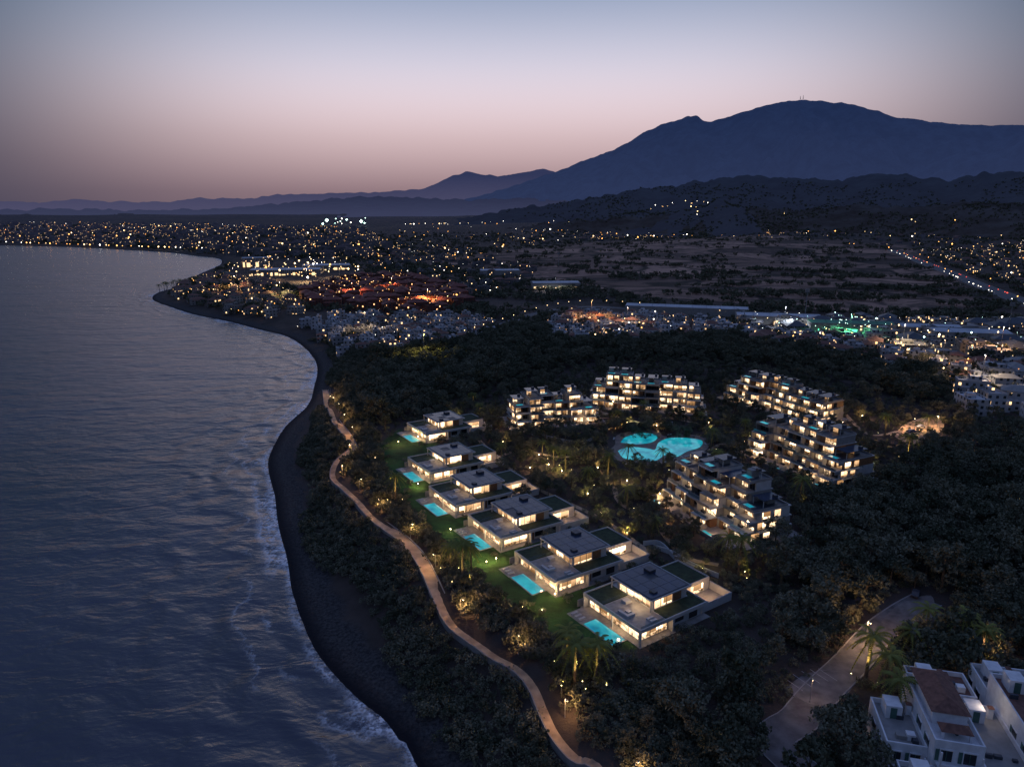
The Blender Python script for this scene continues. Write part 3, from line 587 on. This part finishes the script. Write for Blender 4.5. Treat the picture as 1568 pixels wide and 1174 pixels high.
# low trees between camera side and the lit parking area / houses
q=atz(1408,672,12); lowv=(np.hypot(x-q[0],y-q[1])<34)|(((x-220)**2+(y-330)**2)<45**2)
ok&=~(res&(rng.random(x.size)<.36))
x2,y2,sd2,dp2,r2,n2,f2,l2,lv=x[ok],y[ok],sd[ok],dp[ok],res[ok],near[ok],front[ok],lawn[ok],lowv[ok]
sc_=rng.uniform(.6,1.4,x2.size)*np.where(dp2<16,.55,1)*np.where(r2,.62,1)*np.where(n2&~r2,.75,1)*np.where(f2,.6,1)*np.where(l2,.6,1)*np.where(lv,.65,1)
scatter('forest_trees',x2,y2,hgt(x2,y2,sd2)-.2,sc_,cNear)
x,y=grid(-230,120,60,620,2.6); sd=sdist(x,y); dp=pdist(x,y,PATH)
ok=(sd>12+3*np.sin(x/9)+2.5*np.sin(y/13))&(sd<48)&(dp>2.9)&~infoot(x,y)&~inpoly(x,y,LAWN)
x2,y2=x[ok],y[ok]; scatter('coastal_scrub',x2,y2,hgt(x2,y2)-.25,rng.uniform(.5,1.4,x2.size),cShr)
x,y=grid(-230,120,60,620,4.6); sd=sdist(x,y); dp=pdist(x,y,PATH)
ok=(sd>18)&(sd<44)&(dp>4.2)&~infoot(x,y)&~inpoly(x,y,LAWN)&(rng.random(x.size)<.75)
x2,y2=x[ok],y[ok]; scatter('coastal_bank_trees',x2,y2,hgt(x2,y2)-.8,rng.uniform(.3,.62,x2.size),cNear)
x,y=grid(-90,200,120,420,2.8); lw=inpoly(x,y,LAWN); ok=inpoly(x,y,RESORT)&~infoot(x,y,-.5)&(rng.random(x.size)<np.where(lw,.1,.5))&~((np.abs(x-pc[0])<22)&(np.abs(y-pc[1])<15))
x2,y2=x[ok],y[ok]; scatter('garden_shrubs',x2,y2,hgt(x2,y2)-.1,rng.uniform(.3,.85,x2.size),cShr)
x,y=grid(20,140,60,190,3.4); ok=(pdist(x,y,ROAD1)>4.6)&~infoot(x,y,1)&~((np.abs(x-bx0)<27)&(np.abs(y-by0)<21))&~inpoly(x,y,RESORT)&(pdist(x,y,PATH)>3)
x2,y2=x[ok],y[ok]; scatter('roadside_undergrowth',x2,y2,hgt(x2,y2)-.3,rng.uniform(.4,.9,x2.size),cShr)
def fart(name,n,r0,r1,a0,a1,dens,inside=None,sz=1):
    if inside is None:
        r=np.sqrt(rng.uniform(r0*r0,r1*r1,n)); a=np.radians(rng.uniform(a0,a1,n)); x=r*np.sin(a); y=r*np.cos(a)
    else:
        lo=inside.min(0); hi=inside.max(0); x=rng.uniform(lo[0],hi[0],n); y=rng.uniform(lo[1],hi[1],n); k=inpoly(x,y,inside); x,y=x[k],y[k]
    sd=sdist(x,y); n=x.size
    nz=np.array([mnoise.fractal(Vector((a_/130,b_/90,3)),1,2,4) for a_,b_ in zip(x,y)])
    ok=(sd>22)&(pdist(x,y,HWY)>22)&(pdist(x,y,ROADM)>9)&~inpoly(x,y,MALL)&(nz>dens)
    f=inpoly(x,y,FIELD); ok&=~f|(nz>.16)
    if inside is None: ok&=~(inpoly(x,y,REDC)|inpoly(x,y,VILL1)|inpoly(x,y,VILL2)|inpoly(x,y,COMM))|(rng.random(n)<.16)
    x,y,sd=x[ok],y[ok],sd[ok]; scatter(name,x,y,hgt(x,y,sd)-.4,rng.uniform(.6,1.3,x.size)*sz,cFar)
TOWN=gpoly([(-60,371),(0,371),(180,377),(300,385),(345,395),(560,398),(600,378),(560,355),(400,349),(200,345),(-60,346)])
fart('distant_tree_cover',16000,560,1500,-42,48,-.08)
fart('far_hillside_trees',11000,1500,3200,-42,45,-.02,sz=1.2)
fart('town_trees',13000,0,0,0,0,0,TOWN,1.5)
def hilltrees(name,hill,nrr,n,sz,frac,amin):
    vs=hill.data.vertices; co=np.empty(len(vs)*3); vs.foreach_get('co',co); co=co.reshape(-1,nrr,3); I=rng.integers(0,co.shape[0]-1,n); J=rng.integers(int(nrr*.08),int(nrr*frac),n); a=rng.random((n,1)); b=rng.random((n,1))
    p=(co[I,J]*(1-a)+co[I+1,J]*a)*(1-b)+(co[I,J+1]*(1-a)+co[I+1,J+1]*a)*b
    nz=np.array([mnoise.fractal(Vector((q[0]/260,q[1]/200,7)),1,2,4) for q in p]); az_=np.arctan2(p[:,0],p[:,1]); k=(nz>-.04)&(az_<math.radians(42))&(az_>math.radians(amin)+rng.random(n)*.12)&(p[:,2]>hgt(p[:,0],p[:,1],np.full(n,5000.))-2); p=p[k]
    scatter(name,p[:,0],p[:,1],p[:,2]-1,rng.uniform(.6,1.3,len(p))*sz,cFar)
hilltrees('scrub_hill_trees',scrubh,36,9000,1.2,.7,1.0); hilltrees('foothill_trees',foot,54,10000,1.5,.68,-.5)

# palms
def palm_mesh(seed):
    r=random.Random(seed); V=[];F=[];Mi=[]; Hh=r.uniform(6.5,8.5); bx=r.uniform(-.5,.5); n=8; seg=9
    for s in range(seg+1):
        t=s/seg; rad=.24-.1*t+(.06 if s==seg else 0)+(.03 if s%2 else 0)
        for i in range(n): a=6.2832*i/n; V.append((bx*t*t+rad*math.cos(a),rad*math.sin(a),Hh*t-.3*(1-t)))
    for s in range(seg):
        for i in range(n): F.append((s*n+i,s*n+(i+1)%n,(s+1)*n+(i+1)%n,(s+1)*n+i)); Mi.append(0)
    top=Vector((bx,0,Hh))
    for k in range(22):
        a=k*2.399+r.uniform(-.15,.15); lift=1.15-1.7*(k/22); L=r.uniform(3.0,3.7); dirh=Vector((math.cos(a),math.sin(a),0)); sidev=Vector((-math.sin(a),math.cos(a),0)); prev=None
        for s in range(15):
            t=s/14; p=top+dirh*(L*t*math.cos(lift*.7)) + Vector((0,0,L*(math.sin(lift)*t-.75*t*t)))
            if prev is not None:
                wd=.1; b=len(V); V+= [tuple(prev-sidev*wd),tuple(prev+sidev*wd),tuple(p+sidev*wd*.6),tuple(p-sidev*wd*.6)]; F.append((b,b+1,b+2,b+3)); Mi.append(1)
                ll=.46*math.sin(math.pi*min(1,t*.86+.12))+.08
                for sg in(-1,1):
                    e=p+sidev*sg*ll+dirh*.5*ll+Vector((0,0,-.3*ll+r.uniform(-.05,.05))); b=len(V); V+=[tuple(p-dirh*.13),tuple(p+dirh*.13),tuple(e)]; F.append((b,b+1,b+2)); Mi.append(1)
            prev=p
    me=bpy.data.meshes.new('palm_tree'); me.from_pydata(V,[],F); me.materials.append(mBark); me.materials.append(mFrond); me.polygons.foreach_set('material_index',np.array(Mi,dtype=np.int32)); me.update(); return me
PM=[palm_mesh(s) for s in range(4)]
mSpike=emitmat('uplighter_lens',(1,.8,.35),12)
def palm(x,y,s=1,up=0,z=None):
    z=gz(x,y) if z is None else z
    o=bpy.data.objects.new('palm_tree',random.choice(PM)); o.location=(x,y,z); o.scale=(s,)*3; o.rotation_euler=(0,0,random.uniform(0,6.28)); COL.objects.link(o)
    if up:
        # two garden spotlights on short posts aimed up into the crown
        for q in range(2 if up>400 else 1):
            a=math.atan2(-y,-x)+(-.9 if q else .7); px,py=x+math.cos(a)*3.6,y+math.sin(a)*3.6
            P=empty('garden_spotlight',px,py,z); b=MB(); b.cyl(0,0,0,1.7,.04,.04,6); b.cyl(0,0,1.7,1.95,.09,.13,8); b.obj('post',[mPole],P); c=MB(); c.cyl(0,0,1.955,1.97,.1,.1,8); c.obj('lens',[mSpike],P)
            l=plight('spot_bulb',0,0,2.1,up*3.2,(1,.76,.2),.1,P,75); dv=Vector((x-px,y-py,7.3*s-2.1)); l.rotation_euler=dv.to_track_quat('-Z','Y').to_euler()
for u,v,s,up in PALMS:
    x,y=atz(u,v,12); palm(x,y,s,up)
for k in range(14):
    x,y=ground(246+k*4.2+random.uniform(-2,2),447-k*.9); palm(x,y,1.5,0)

# ---------------------------------------------------------------- white apartment house (lower right)
fWhite=facade('whitewashed_facade',(.5,.5,.52),.07,2.5); fWhite2=facade('plaster_facade',(.34,.31,.29),.1,3)
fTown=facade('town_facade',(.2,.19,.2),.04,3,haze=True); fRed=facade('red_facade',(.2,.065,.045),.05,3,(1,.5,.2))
mShut=simple('green_shutters',(.05,.12,.1),.6,.2,1); mW2=simple('whitewash',(.66,.66,.68),.8,.14,.7)
def white_block(cx,cy,rot):
    P=empty('white_apartment_house',cx,cy,12,rot); P.scale=(1.12,1.12,1.12); R=random.Random(5); W=MB();K=MB();T=MB();G=MB();S=MB();F=MB()
    mods=[(-23,-17,-7,4,6.4),(-17,-10,-9,8,9.6),(-10,-3,-12,6,6.6),(-3,4,-8,10,10.5),(4,11,-13,8,7.2),(11,19,-9,11,11),(19,27,-11,9,9.6),(-15,-5,8,15,6.5),(-3,10,10.1,18,7),(12,26,11,19,8),(-22,-12,-16,-9.1,5),(-3,3.5,-17,-8.1,5)]
    for i,(x0,x1,y0,y1,h) in enumerate(mods):
        W.box(x0,x1-.02,y0,y1,0,h); W.rim(x0,x1-.02,y0,y1,h,h+.9,.25)
        if i%3==1 and y1-y0>9: T.hip(x0+1,x1-1,y0+5,y1-1,h+2.4,1.4); W.box(x0+1,x1-1,y0+5,y1-1,h,h+2.4); T.hip(x0+1.4,x1-1.4,y0+1.5,y0+3.6,h+1.4,.8,0,.2); W.box(x0+1.4,x0+1.7,y0+1.5,y0+1.8,h,h+1.4); W.box(x1-1.7,x1-1.4,y0+1.5,y0+1.8,h,h+1.4)
        else: S.box(x0+.25,x1-.27,y0+.25,y1-.25,h,h+.06,i%2); W.box(x0+1.5,x0+4,y1-4,y1-1,h,h+2.4); K.box(x0+2.2,x0+3.2,y1-4.05,y1-3.98,h+.1,h+2.1,1); W.box(x1-2.5,x1-1.2,y0+2,y0+3.2,h,h+1.1); S.box(x0+2,x0+3.6,y0+2,y0+3,h+.06,h+.75)
        W.box(x0+5,x0+5.8,y1-2.5,y1-1.7,h,h+2.0); T.hip(x0+5,x0+5.8,y1-2.5,y1-1.7,h+2.0,.4,0,.1)
        for k in range(3): xx=x0+1+R.random()*(x1-x0-2.5); yy=y0+1+R.random()*(y1-y0-3); F.box(xx,xx+R.uniform(.4,1.3),yy,yy+R.uniform(.4,.9),h+.06,h+R.uniform(.4,1.0))
        for k in range(int(h/3.1)):
            z=.2+k*3.15; ww=x1-x0
            for (a,b_) in ((x0+ww*.14,x0+ww*.38),(x0+ww*.6,x0+ww*.85)):
                q=R.random(); (G if q<.12 else K).box(a,b_,y0-.04,y0+.02,z+.4,z+2.4); W.box(a-.15,a,y0-.12,y0,z+.3,z+2.5); W.box(b_,b_+.15,y0-.12,y0,z+.3,z+2.5); W.box(a-.15,b_+.15,y0-.16,y0,z+2.4,z+2.6); K.box(a-.7,a-.17,y0-.1,y0,z+.4,z+2.4,1)
                K.box((a+b_)/2-.04,(a+b_)/2+.04,y0-.08,y0-.04,z+.4,z+2.4,1)
            W.box(x0+.5,x1-.6,y0-1.6,y0,z-.15,z); W.box(x0+.5,x1-.6,y0-1.6,y0-1.45,z,z+.9); W.box(x0+.5,x0+.75,y0-1.6,y0-1.35,z+.9,z+3); W.box(x1-.85,x1-.6,y0-1.6,y0-1.35,z+.9,z+3)
            for yy in (y0+2,y0+min(6,y1-y0-2.4)): K.box(x0-.04,x0+.02,yy,yy+1.6,z+.6,z+2.2); W.box(x0-.14,x0,yy-.1,yy+1.7,z+2.2,z+2.35); K.box(x0-.09,x0-.045,yy+1.65,yy+2.2,z+.6,z+2.2,1)
    W.obj('walls',[mW2],P); K.obj('windows',[mDarkGlass,mShut],P); T.obj('tiled_roofs',[mTerra],P); G.obj('lit_windows',[mLit],P); S.obj('roof_terraces',[mConc,mTerra],P); F.obj('roof_furniture',[mDark],P)
    plight('courtyard_lamp',-19,-18,4,350,(1,.6,.3),.2,P); plight('courtyard_lamp',8,-16,4,350,(1,.65,.35),.2,P); plight('roof_lamp',-6,3,10,120,(1,.8,.6),.2,P)
white_block(bx0,by0,math.radians(-14))

# ---------------------------------------------------------------- houses
def house(mb,x,y,z,rot,w,d,h,style,R):
    mb.at(x,y,z-1,rot); h+=1
    mb.box(-w/2,w/2,-d/2,d/2,0,h,0)
    a=w*R.uniform(.3,.6); hh=h*R.uniform(.55,.8); mb.box(-w/2+a*.1,-w/2+a,-d/2-d*.3,-d/2,0,hh,0)
    if style=='hip': mb.hip(-w/2,w/2,-d/2,d/2,h,min(w,d)*.22,1); mb.hip(-w/2+a*.1,-w/2+a,-d/2-d*.3,-d/2+.3,hh,1,1,.2)
    else:
        mb.rim(-w/2,w/2,-d/2,d/2,h,h+.8,.3,0); q=R.uniform(.2,.5); mb.box(-w*.1,w*q*.6,-d*.1,d*.3,h,h+2.4,0)
    mb.box(w*.25,w*.25+.8,0,.8,h,h+min(w,d)*.22+.9,0); mb.at()
def fill(name,poly,n,wr,hr,mats,style,rot0,seed,gap=1.15,hipfrac=.5,jr=.15):
    R=random.Random(seed); mb=MB(); lo=poly.min(0); hi=poly.max(0); P=[];t=0
    while len(P)<n and t<n*30:
        t+=1; x=R.uniform(lo[0],hi[0]); y=R.uniform(lo[1],hi[1]); w_=R.uniform(*wr)
        if not inpoly(np.array([x]),np.array([y]),poly)[0]: continue
        if any((x-a)**2+(y-b)**2<(gap*(w_+c)/2)**2 for a,b,c in P): continue
        P.append((x,y,w_))
    X=np.array([p[0] for p in P]); Y=np.array([p[1] for p in P]); SDh=sdist(X,Y); Zh=hgt(X,Y,SDh)
    for (x,y,w_),z,s in zip(P,Zh,SDh):
        if s<16: continue
        house(mb,x,y,z,rot0+R.gauss(0,jr)+R.choice([0,math.pi/2]),w_,w_*R.uniform(.6,.9),R.uniform(*hr),'hip' if R.random()<hipfrac else 'flat',R)
    mb.obj(name,mats); return P
fill('whitewashed_village',VILL1,105,(8,13),(5,8),[fWhite,mTerra],0,.3,1,1.2,.3)
fill('whitewashed_houses',VILL2,85,(9,16),(5,9),[fWhite,mTerra],0,-.2,2,1.1,.4)
fill('commercial_estate',COMM,60,(12,30),(5,8),[fWhite2,mDark],0,-.25,3,1.1,.25)
fill('red_apartment_complex',REDC,130,(14,24),(8,12),[fRed,simple('red_roof',(.19,.062,.045),.85,.3,.5)],0,.4,4,1.02,.8)
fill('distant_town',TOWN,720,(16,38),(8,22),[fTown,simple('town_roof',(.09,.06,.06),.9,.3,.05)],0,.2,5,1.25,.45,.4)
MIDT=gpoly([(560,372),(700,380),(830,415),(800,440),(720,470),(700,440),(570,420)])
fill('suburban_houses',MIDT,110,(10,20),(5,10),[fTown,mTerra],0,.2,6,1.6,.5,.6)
PT_=gpoly([(262,452),(300,428),(345,418),(430,440),(470,480),(400,492),(320,478)])
fill('seafront_villas',PT_,75,(11,18),(5,9),[fWhite2,mTerra],0,.4,7,1.4,.7,.4)
FARR=gpoly([(700,362),(900,350),(1100,343),(1300,347),(1560,350),(1560,385),(1400,378),(1130,360),(950,368),(760,376)])
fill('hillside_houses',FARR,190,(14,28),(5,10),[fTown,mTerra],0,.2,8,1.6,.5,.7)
FR2=gpoly([(1400,385),(1568,372),(1700,400),(1700,480),(1560,440)])
fill('eastern_suburb',FR2,90,(12,24),(5,9),[fWhite2,mTerra],0,.5,18,1.4,.5,.4)
fill('white_villas',RN,16,(13,20),(7,10),[fWhite,mConc],0,-.3,9,1.05,.3)
fill('tree_edge_houses',RN2,60,(10,17),(6,9.5),[fWhite,mTerra],0,-.3,19,1.15,.45)
def shed(name,u,v,w_,d_,h,rot,roof,wall,lit=0,shop=None):
    x,y=ground(u,v); P=empty(name,x,y,gz(x,y)-.5,rot); a=MB(); a.box(-w_/2,w_/2,-d_/2,d_/2,0,h); a.rim(-w_/2,w_/2,-d_/2,d_/2,h,h+.7,.3)
    for k in range(int(w_/8)): a.box(-w_/2+k*8,-w_/2+k*8+.4,-d_/2-.25,-d_/2,0,h)
    a.obj('walls',[wall],P); b=MB()
    n=max(1,int(w_/14))
    for k in range(n):
        xa=-w_/2+.5+k*(w_-1)/n; xb=xa+(w_-1)/n-.3; b.poly([(xa,-d_/2+.4,h),(xb,-d_/2+.4,h),(xb,d_/2-.4,h),(xa,d_/2-.4,h),(xa,0,h+2),(xb,0,h+2)],[(0,1,5,4),(3,4,5,2),(0,4,3),(1,2,5)])
    b.obj('roof',[roof],P)
    if lit:
        c=MB(); R=random.Random(int(u)); xx=-w_/2+1
        while xx<w_/2-6:
            l=R.uniform(1.5,7); 
            if R.random()<.6: c.box(xx,xx+l,-d_/2-.32,-d_/2-.26,R.uniform(.4,1.5),h*R.uniform(.25,.6))
            xx+=l+R.uniform(.5,5)
        c.obj('lit_shopfront',[shop or mShop],P)
mShop=emitmat('shopfront_glow',(1,.68,.36),1.6); mGreenG=emitmat('green_glow',(.1,.9,.4),2.4); mRoofL=simple('light_sheet_roof',(.4,.42,.46),.6,.15,.05); mRoofG=simple('green_sheet_roof',(.05,.22,.12),.6,.2,.1)
shed('warehouse',1050,480,130,26,8,-.28,mRoofL,mConc); shed('warehouse',1190,494,80,30,8,-.25,mRoofL,mConc,1); shed('garden_centre',1300,508,72,24,9,-.2,mRoofG,mConc,1,mGreenG); shed('warehouse',1480,520,60,30,8,-.2,mRoofL,mConc,1); shed('warehouse',1420,512,50,26,8,-.2,mRoofL,mConc)
shed('shopping_centre',440,420,120,60,10,.15,mRoofL,fWhite2,1); shed('shopping_centre',500,412,90,60,9,.3,mRoofL,fWhite2,1); shed('hotel',395,408,60,26,18,.4,mRoofL,fWhite2,1); shed('sports_hall',850,440,70,35,8,.1,mRoofL,mConc,1); shed('retail_unit',765,420,70,35,8,.1,mRoofL,mConc)

def mast(u,v,h):
    x,y=ground(u,v); P=empty('floodlight_mast',x,y,gz(x,y)); a=MB(); a.cyl(0,0,0,h,.5,.28,8); a.box(-2.2,2.2,-.3,.3,h-.6,h+2.6); a.box(-2.6,2.6,-.4,.4,h-.8,h-.6)
    for i in range(3):
        for j in range(2): a.box(-1.9+i*1.4,-.9+i*1.4,-.6,-.3,h-.2+j*1.3,h+.7+j*1.3)
    a.obj('mast',[mMetal],P)
mast(855,416,32); mast(1232,492,30); mast(1543,512,26)
x,y=ray(1230,149)[:2]; rr_=11500/math.hypot(x,y); 
a=MB(); zt=CH+rr_*ray(1230,149)[2]
for dx in (-40,0): a.cyl(x*rr_+dx,y*rr_,zt-30,zt+random.uniform(12,26),5,2,6)
a.obj('summit_antennas',[mDark])

# ---------------------------------------------------------------- town lights
cols={'orange':((1,.42,.1),6),'warm':((1,.66,.3),6),'white':((1,.9,.75),8),'cool':((.62,1,.85),9),'red':((1,.1,.05),4)}
MBs={k:MB() for k in cols}
def dots(poly,n,r,mix,h=7,seed=0):
    R=random.Random(seed); lo=poly.min(0); hi=poly.max(0); xs=rng.uniform(lo[0],hi[0],n*8); ys=rng.uniform(lo[1],hi[1],n*8); k=inpoly(xs,ys,poly); xs,ys=xs[k][:n],ys[k][:n]; s=sdist(xs,ys); z=hgt(xs,ys,s)
    for x,y,q,zz in zip(xs,ys,s,z):
        if q<8: continue
        c=R.choice(mix); MBs[c].octa(x,y,zz+h,r*R.choice([.3,.35,.4,.45,.5,.6,.8,1.4]))
dots(TOWN,300,1.8,['orange','warm','orange','warm','orange','white'],18,1)
dots(gpoly([(490,342),(560,339),(560,350),(490,350)]),14,7,['white','cool','cool'],26,2)
dots(PT_,90,.8,['orange','warm','orange'],7,3); dots(MALL,80,1.3,['warm','warm','white','orange'],13,4); dots(REDC,80,.8,['orange','orange','warm'],11,5)
dots(VILL1,40,.4,['orange','warm','white'],7,6); dots(VILL2,46,.45,['orange','warm','white'],8,7); dots(COMM,80,.55,['warm','white','white','cool'],9,8)
dots(gpoly([(1260,498),(1345,502),(1345,518),(1270,515)]),14,.7,['cool'],11,28)
dots(MIDT,90,.9,['orange','warm','white'],9,9); dots(FARR,90,1.7,['warm','white','orange'],10,10)
dots(gpoly([(560,372),(900,352),(1390,385),(1130,362),(850,374),(700,390)]),50,1.4,['orange','warm'],9,11)
dots(gpoly([(620,345),(900,340),(900,356),(600,368)]),50,2.2,['orange','warm','white'],12,12)
dots(FR2,70,1.0,['orange','warm','white'],9,13); dots(RN,16,.32,['warm','orange'],9,14); dots(RN2,48,.38,['warm','orange','white'],8.5,15)
for u in np.linspace(0,330,34):
    x,y=ground(float(u)+random.uniform(-4,4),374+u*.035); MBs[random.choice(['orange','warm','white','orange'])].octa(x,y,gz(x,y)+9,random.choice([1.3,1.6,2.4]))
R=random.Random(3)
for hill,nrr,nk in ((foot,54,18),(scrubh,36,12)):
    vs=hill.data.vertices
    for k in range(nk):
        i=R.randrange(len(vs)); 
        if (i%nrr)<nrr*.55:
            c=vs[i].co
            for q in range(R.randrange(2,8)): MBs[R.choice(['warm','warm','white','orange'])].octa(c.x+R.gauss(0,110),c.y+R.gauss(0,30),c.z+R.uniform(12,30),R.choice([1.0,1.2,1.6,2.2]))
for i in range(60):
    t=R.uniform(0,len(HWY)-1.01); k=int(t); p=HWY[k]+(HWY[k+1]-HWY[k])*(t-k); T=HWY[k+1]-HWY[k]; T/=np.linalg.norm(T); s=R.choice([-7,7]); q=p+np.array([-T[1],T[0]])*s
    MBs['red' if s>0 else 'white'].octa(q[0],q[1],gz(q[0],q[1])+1.6,.6)
    if i%3==0: q=p+np.array([-T[1],T[0]])*15*R.choice([-1,1]); MBs['orange'].octa(q[0],q[1],gz(q[0],q[1])+10,.8)
for i in range(0,len(ROADM)-1,1):
    p=ROADM[i]; MBs['warm'].octa(p[0]+6,p[1]+6,gz(p[0],p[1])+7,.4)
for k,b in MBs.items(): b.obj('street_lights_'+k,[emitmat('lamp_'+k,*cols[k])])
# added downward spots on masts: ground glow the street-light dots don't cast
for u,v,w_,c in [(400,430,90000,(1,.7,.35)),(470,432,110000,(1,.75,.4)),(520,425,60000,(1,.75,.4)),(360,445,36000,(1,.5,.2)),(540,458,60000,(1,.35,.15)),(600,450,60000,(1,.35,.15)),(655,472,90000,(1,.4,.12)),(905,495,50000,(1,.45,.15)),(560,515,18000,(1,.7,.4)),(650,560,12000,(1,.8,.15)),(1300,520,50000,(.15,1,.45)),(1380,540,30000,(1,.8,.5)),(1530,545,30000,(1,.55,.25)),(850,446,30000,(.9,.95,1)),(430,458,30000,(1,.8,.3)),(1200,505,30000,(.8,.9,1)),(960,505,18000,(1,.7,.5)),(1500,600,14000,(1,.75,.5)),(1440,570,10000,(1,.65,.35))]:
    x,y=ground(u,v); h=22; P=empty('added_glow_mast',x,y,gz(x,y)); a=MB(); a.cyl(0,0,0,h,.22,.12,6); a.box(-.8,.8,-.3,.3,h,h+.25); a.obj('mast',[mPole],P); plight('added_glow_spot',0,0,h-.4,w_*1.5,c,.6,P,146)

def car(x,y,rot,col):
    z=gz(x,y)+.14; P=empty('parked_car',x,y,z,rot); b=MB()
    pr=[(-2.1,.35),(-2.15,.8),(-1.9,.95),(-1.3,1.02),(-.8,1.42),(.7,1.45),(1.45,1.0),(2.1,.85),(2.2,.5),(2.1,.3)]
    n=len(pr); vs=[(a,-.85,c) for a,c in pr]+[(a,.85,c) for a,c in pr]; b.poly(vs,[tuple(range(n-1,-1,-1)),tuple(range(n,2*n))]+[(i,(i+1)%n,n+(i+1)%n,n+i) for i in range(n)])
    b.obj('body',[simple('car_paint',col,.3,.05,1)],P); g_=MB(); g_.poly([(-.7,-.87,1.36),(-1.15,-.87,1.05),(1.2,-.87,1.05),(.65,-.87,1.38)],[(0,1,2,3)]); g_.poly([(-.7,.87,1.36),(-1.15,.87,1.05),(1.2,.87,1.05),(.65,.87,1.38)],[(3,2,1,0)]); g_.poly([(.75,-.75,1.44),(.75,.75,1.44),(1.42,.78,1.05),(1.42,-.78,1.05)],[(0,1,2,3)])
    g_.obj('windows',[mDarkGlass],P); w_=MB()
    for wx in(-1.35,1.35):
        for wy in (-.88,.68):
            vs=[(wx+.33*math.cos(6.283*i/12),wy+s*.2,.33+.33*math.sin(6.283*i/12)) for s in(0,1) for i in range(12)]; w_.poly(vs,[tuple(range(11,-1,-1)),tuple(range(12,24))]+[(i,(i+1)%12,12+(i+1)%12,12+i) for i in range(12)])
    w_.obj('wheels',[mDark],P)
for u,v,r,c in [(1402,912,.9,(.05,.05,.06)),(1410,655,.3,(.6,.6,.6)),(1395,662,.3,(.1,.12,.2))]:
    x,y=atz(u,v,12); car(x,y,r,c)

# ---------------------------------------------------------------- camera
cd=bpy.data.cameras.new('camera'); cam=bpy.data.objects.new('camera',cd); COL.objects.link(cam)
cd.sensor_width=36; cd.lens=36*FP/1568; cd.clip_end=80000; cd.clip_start=1
cam.location=(0,0,CH); cam.rotation_euler=(math.radians(90)-PT,0,0); sc.camera=cam
print('DONE objects',len(bpy.data.objects))
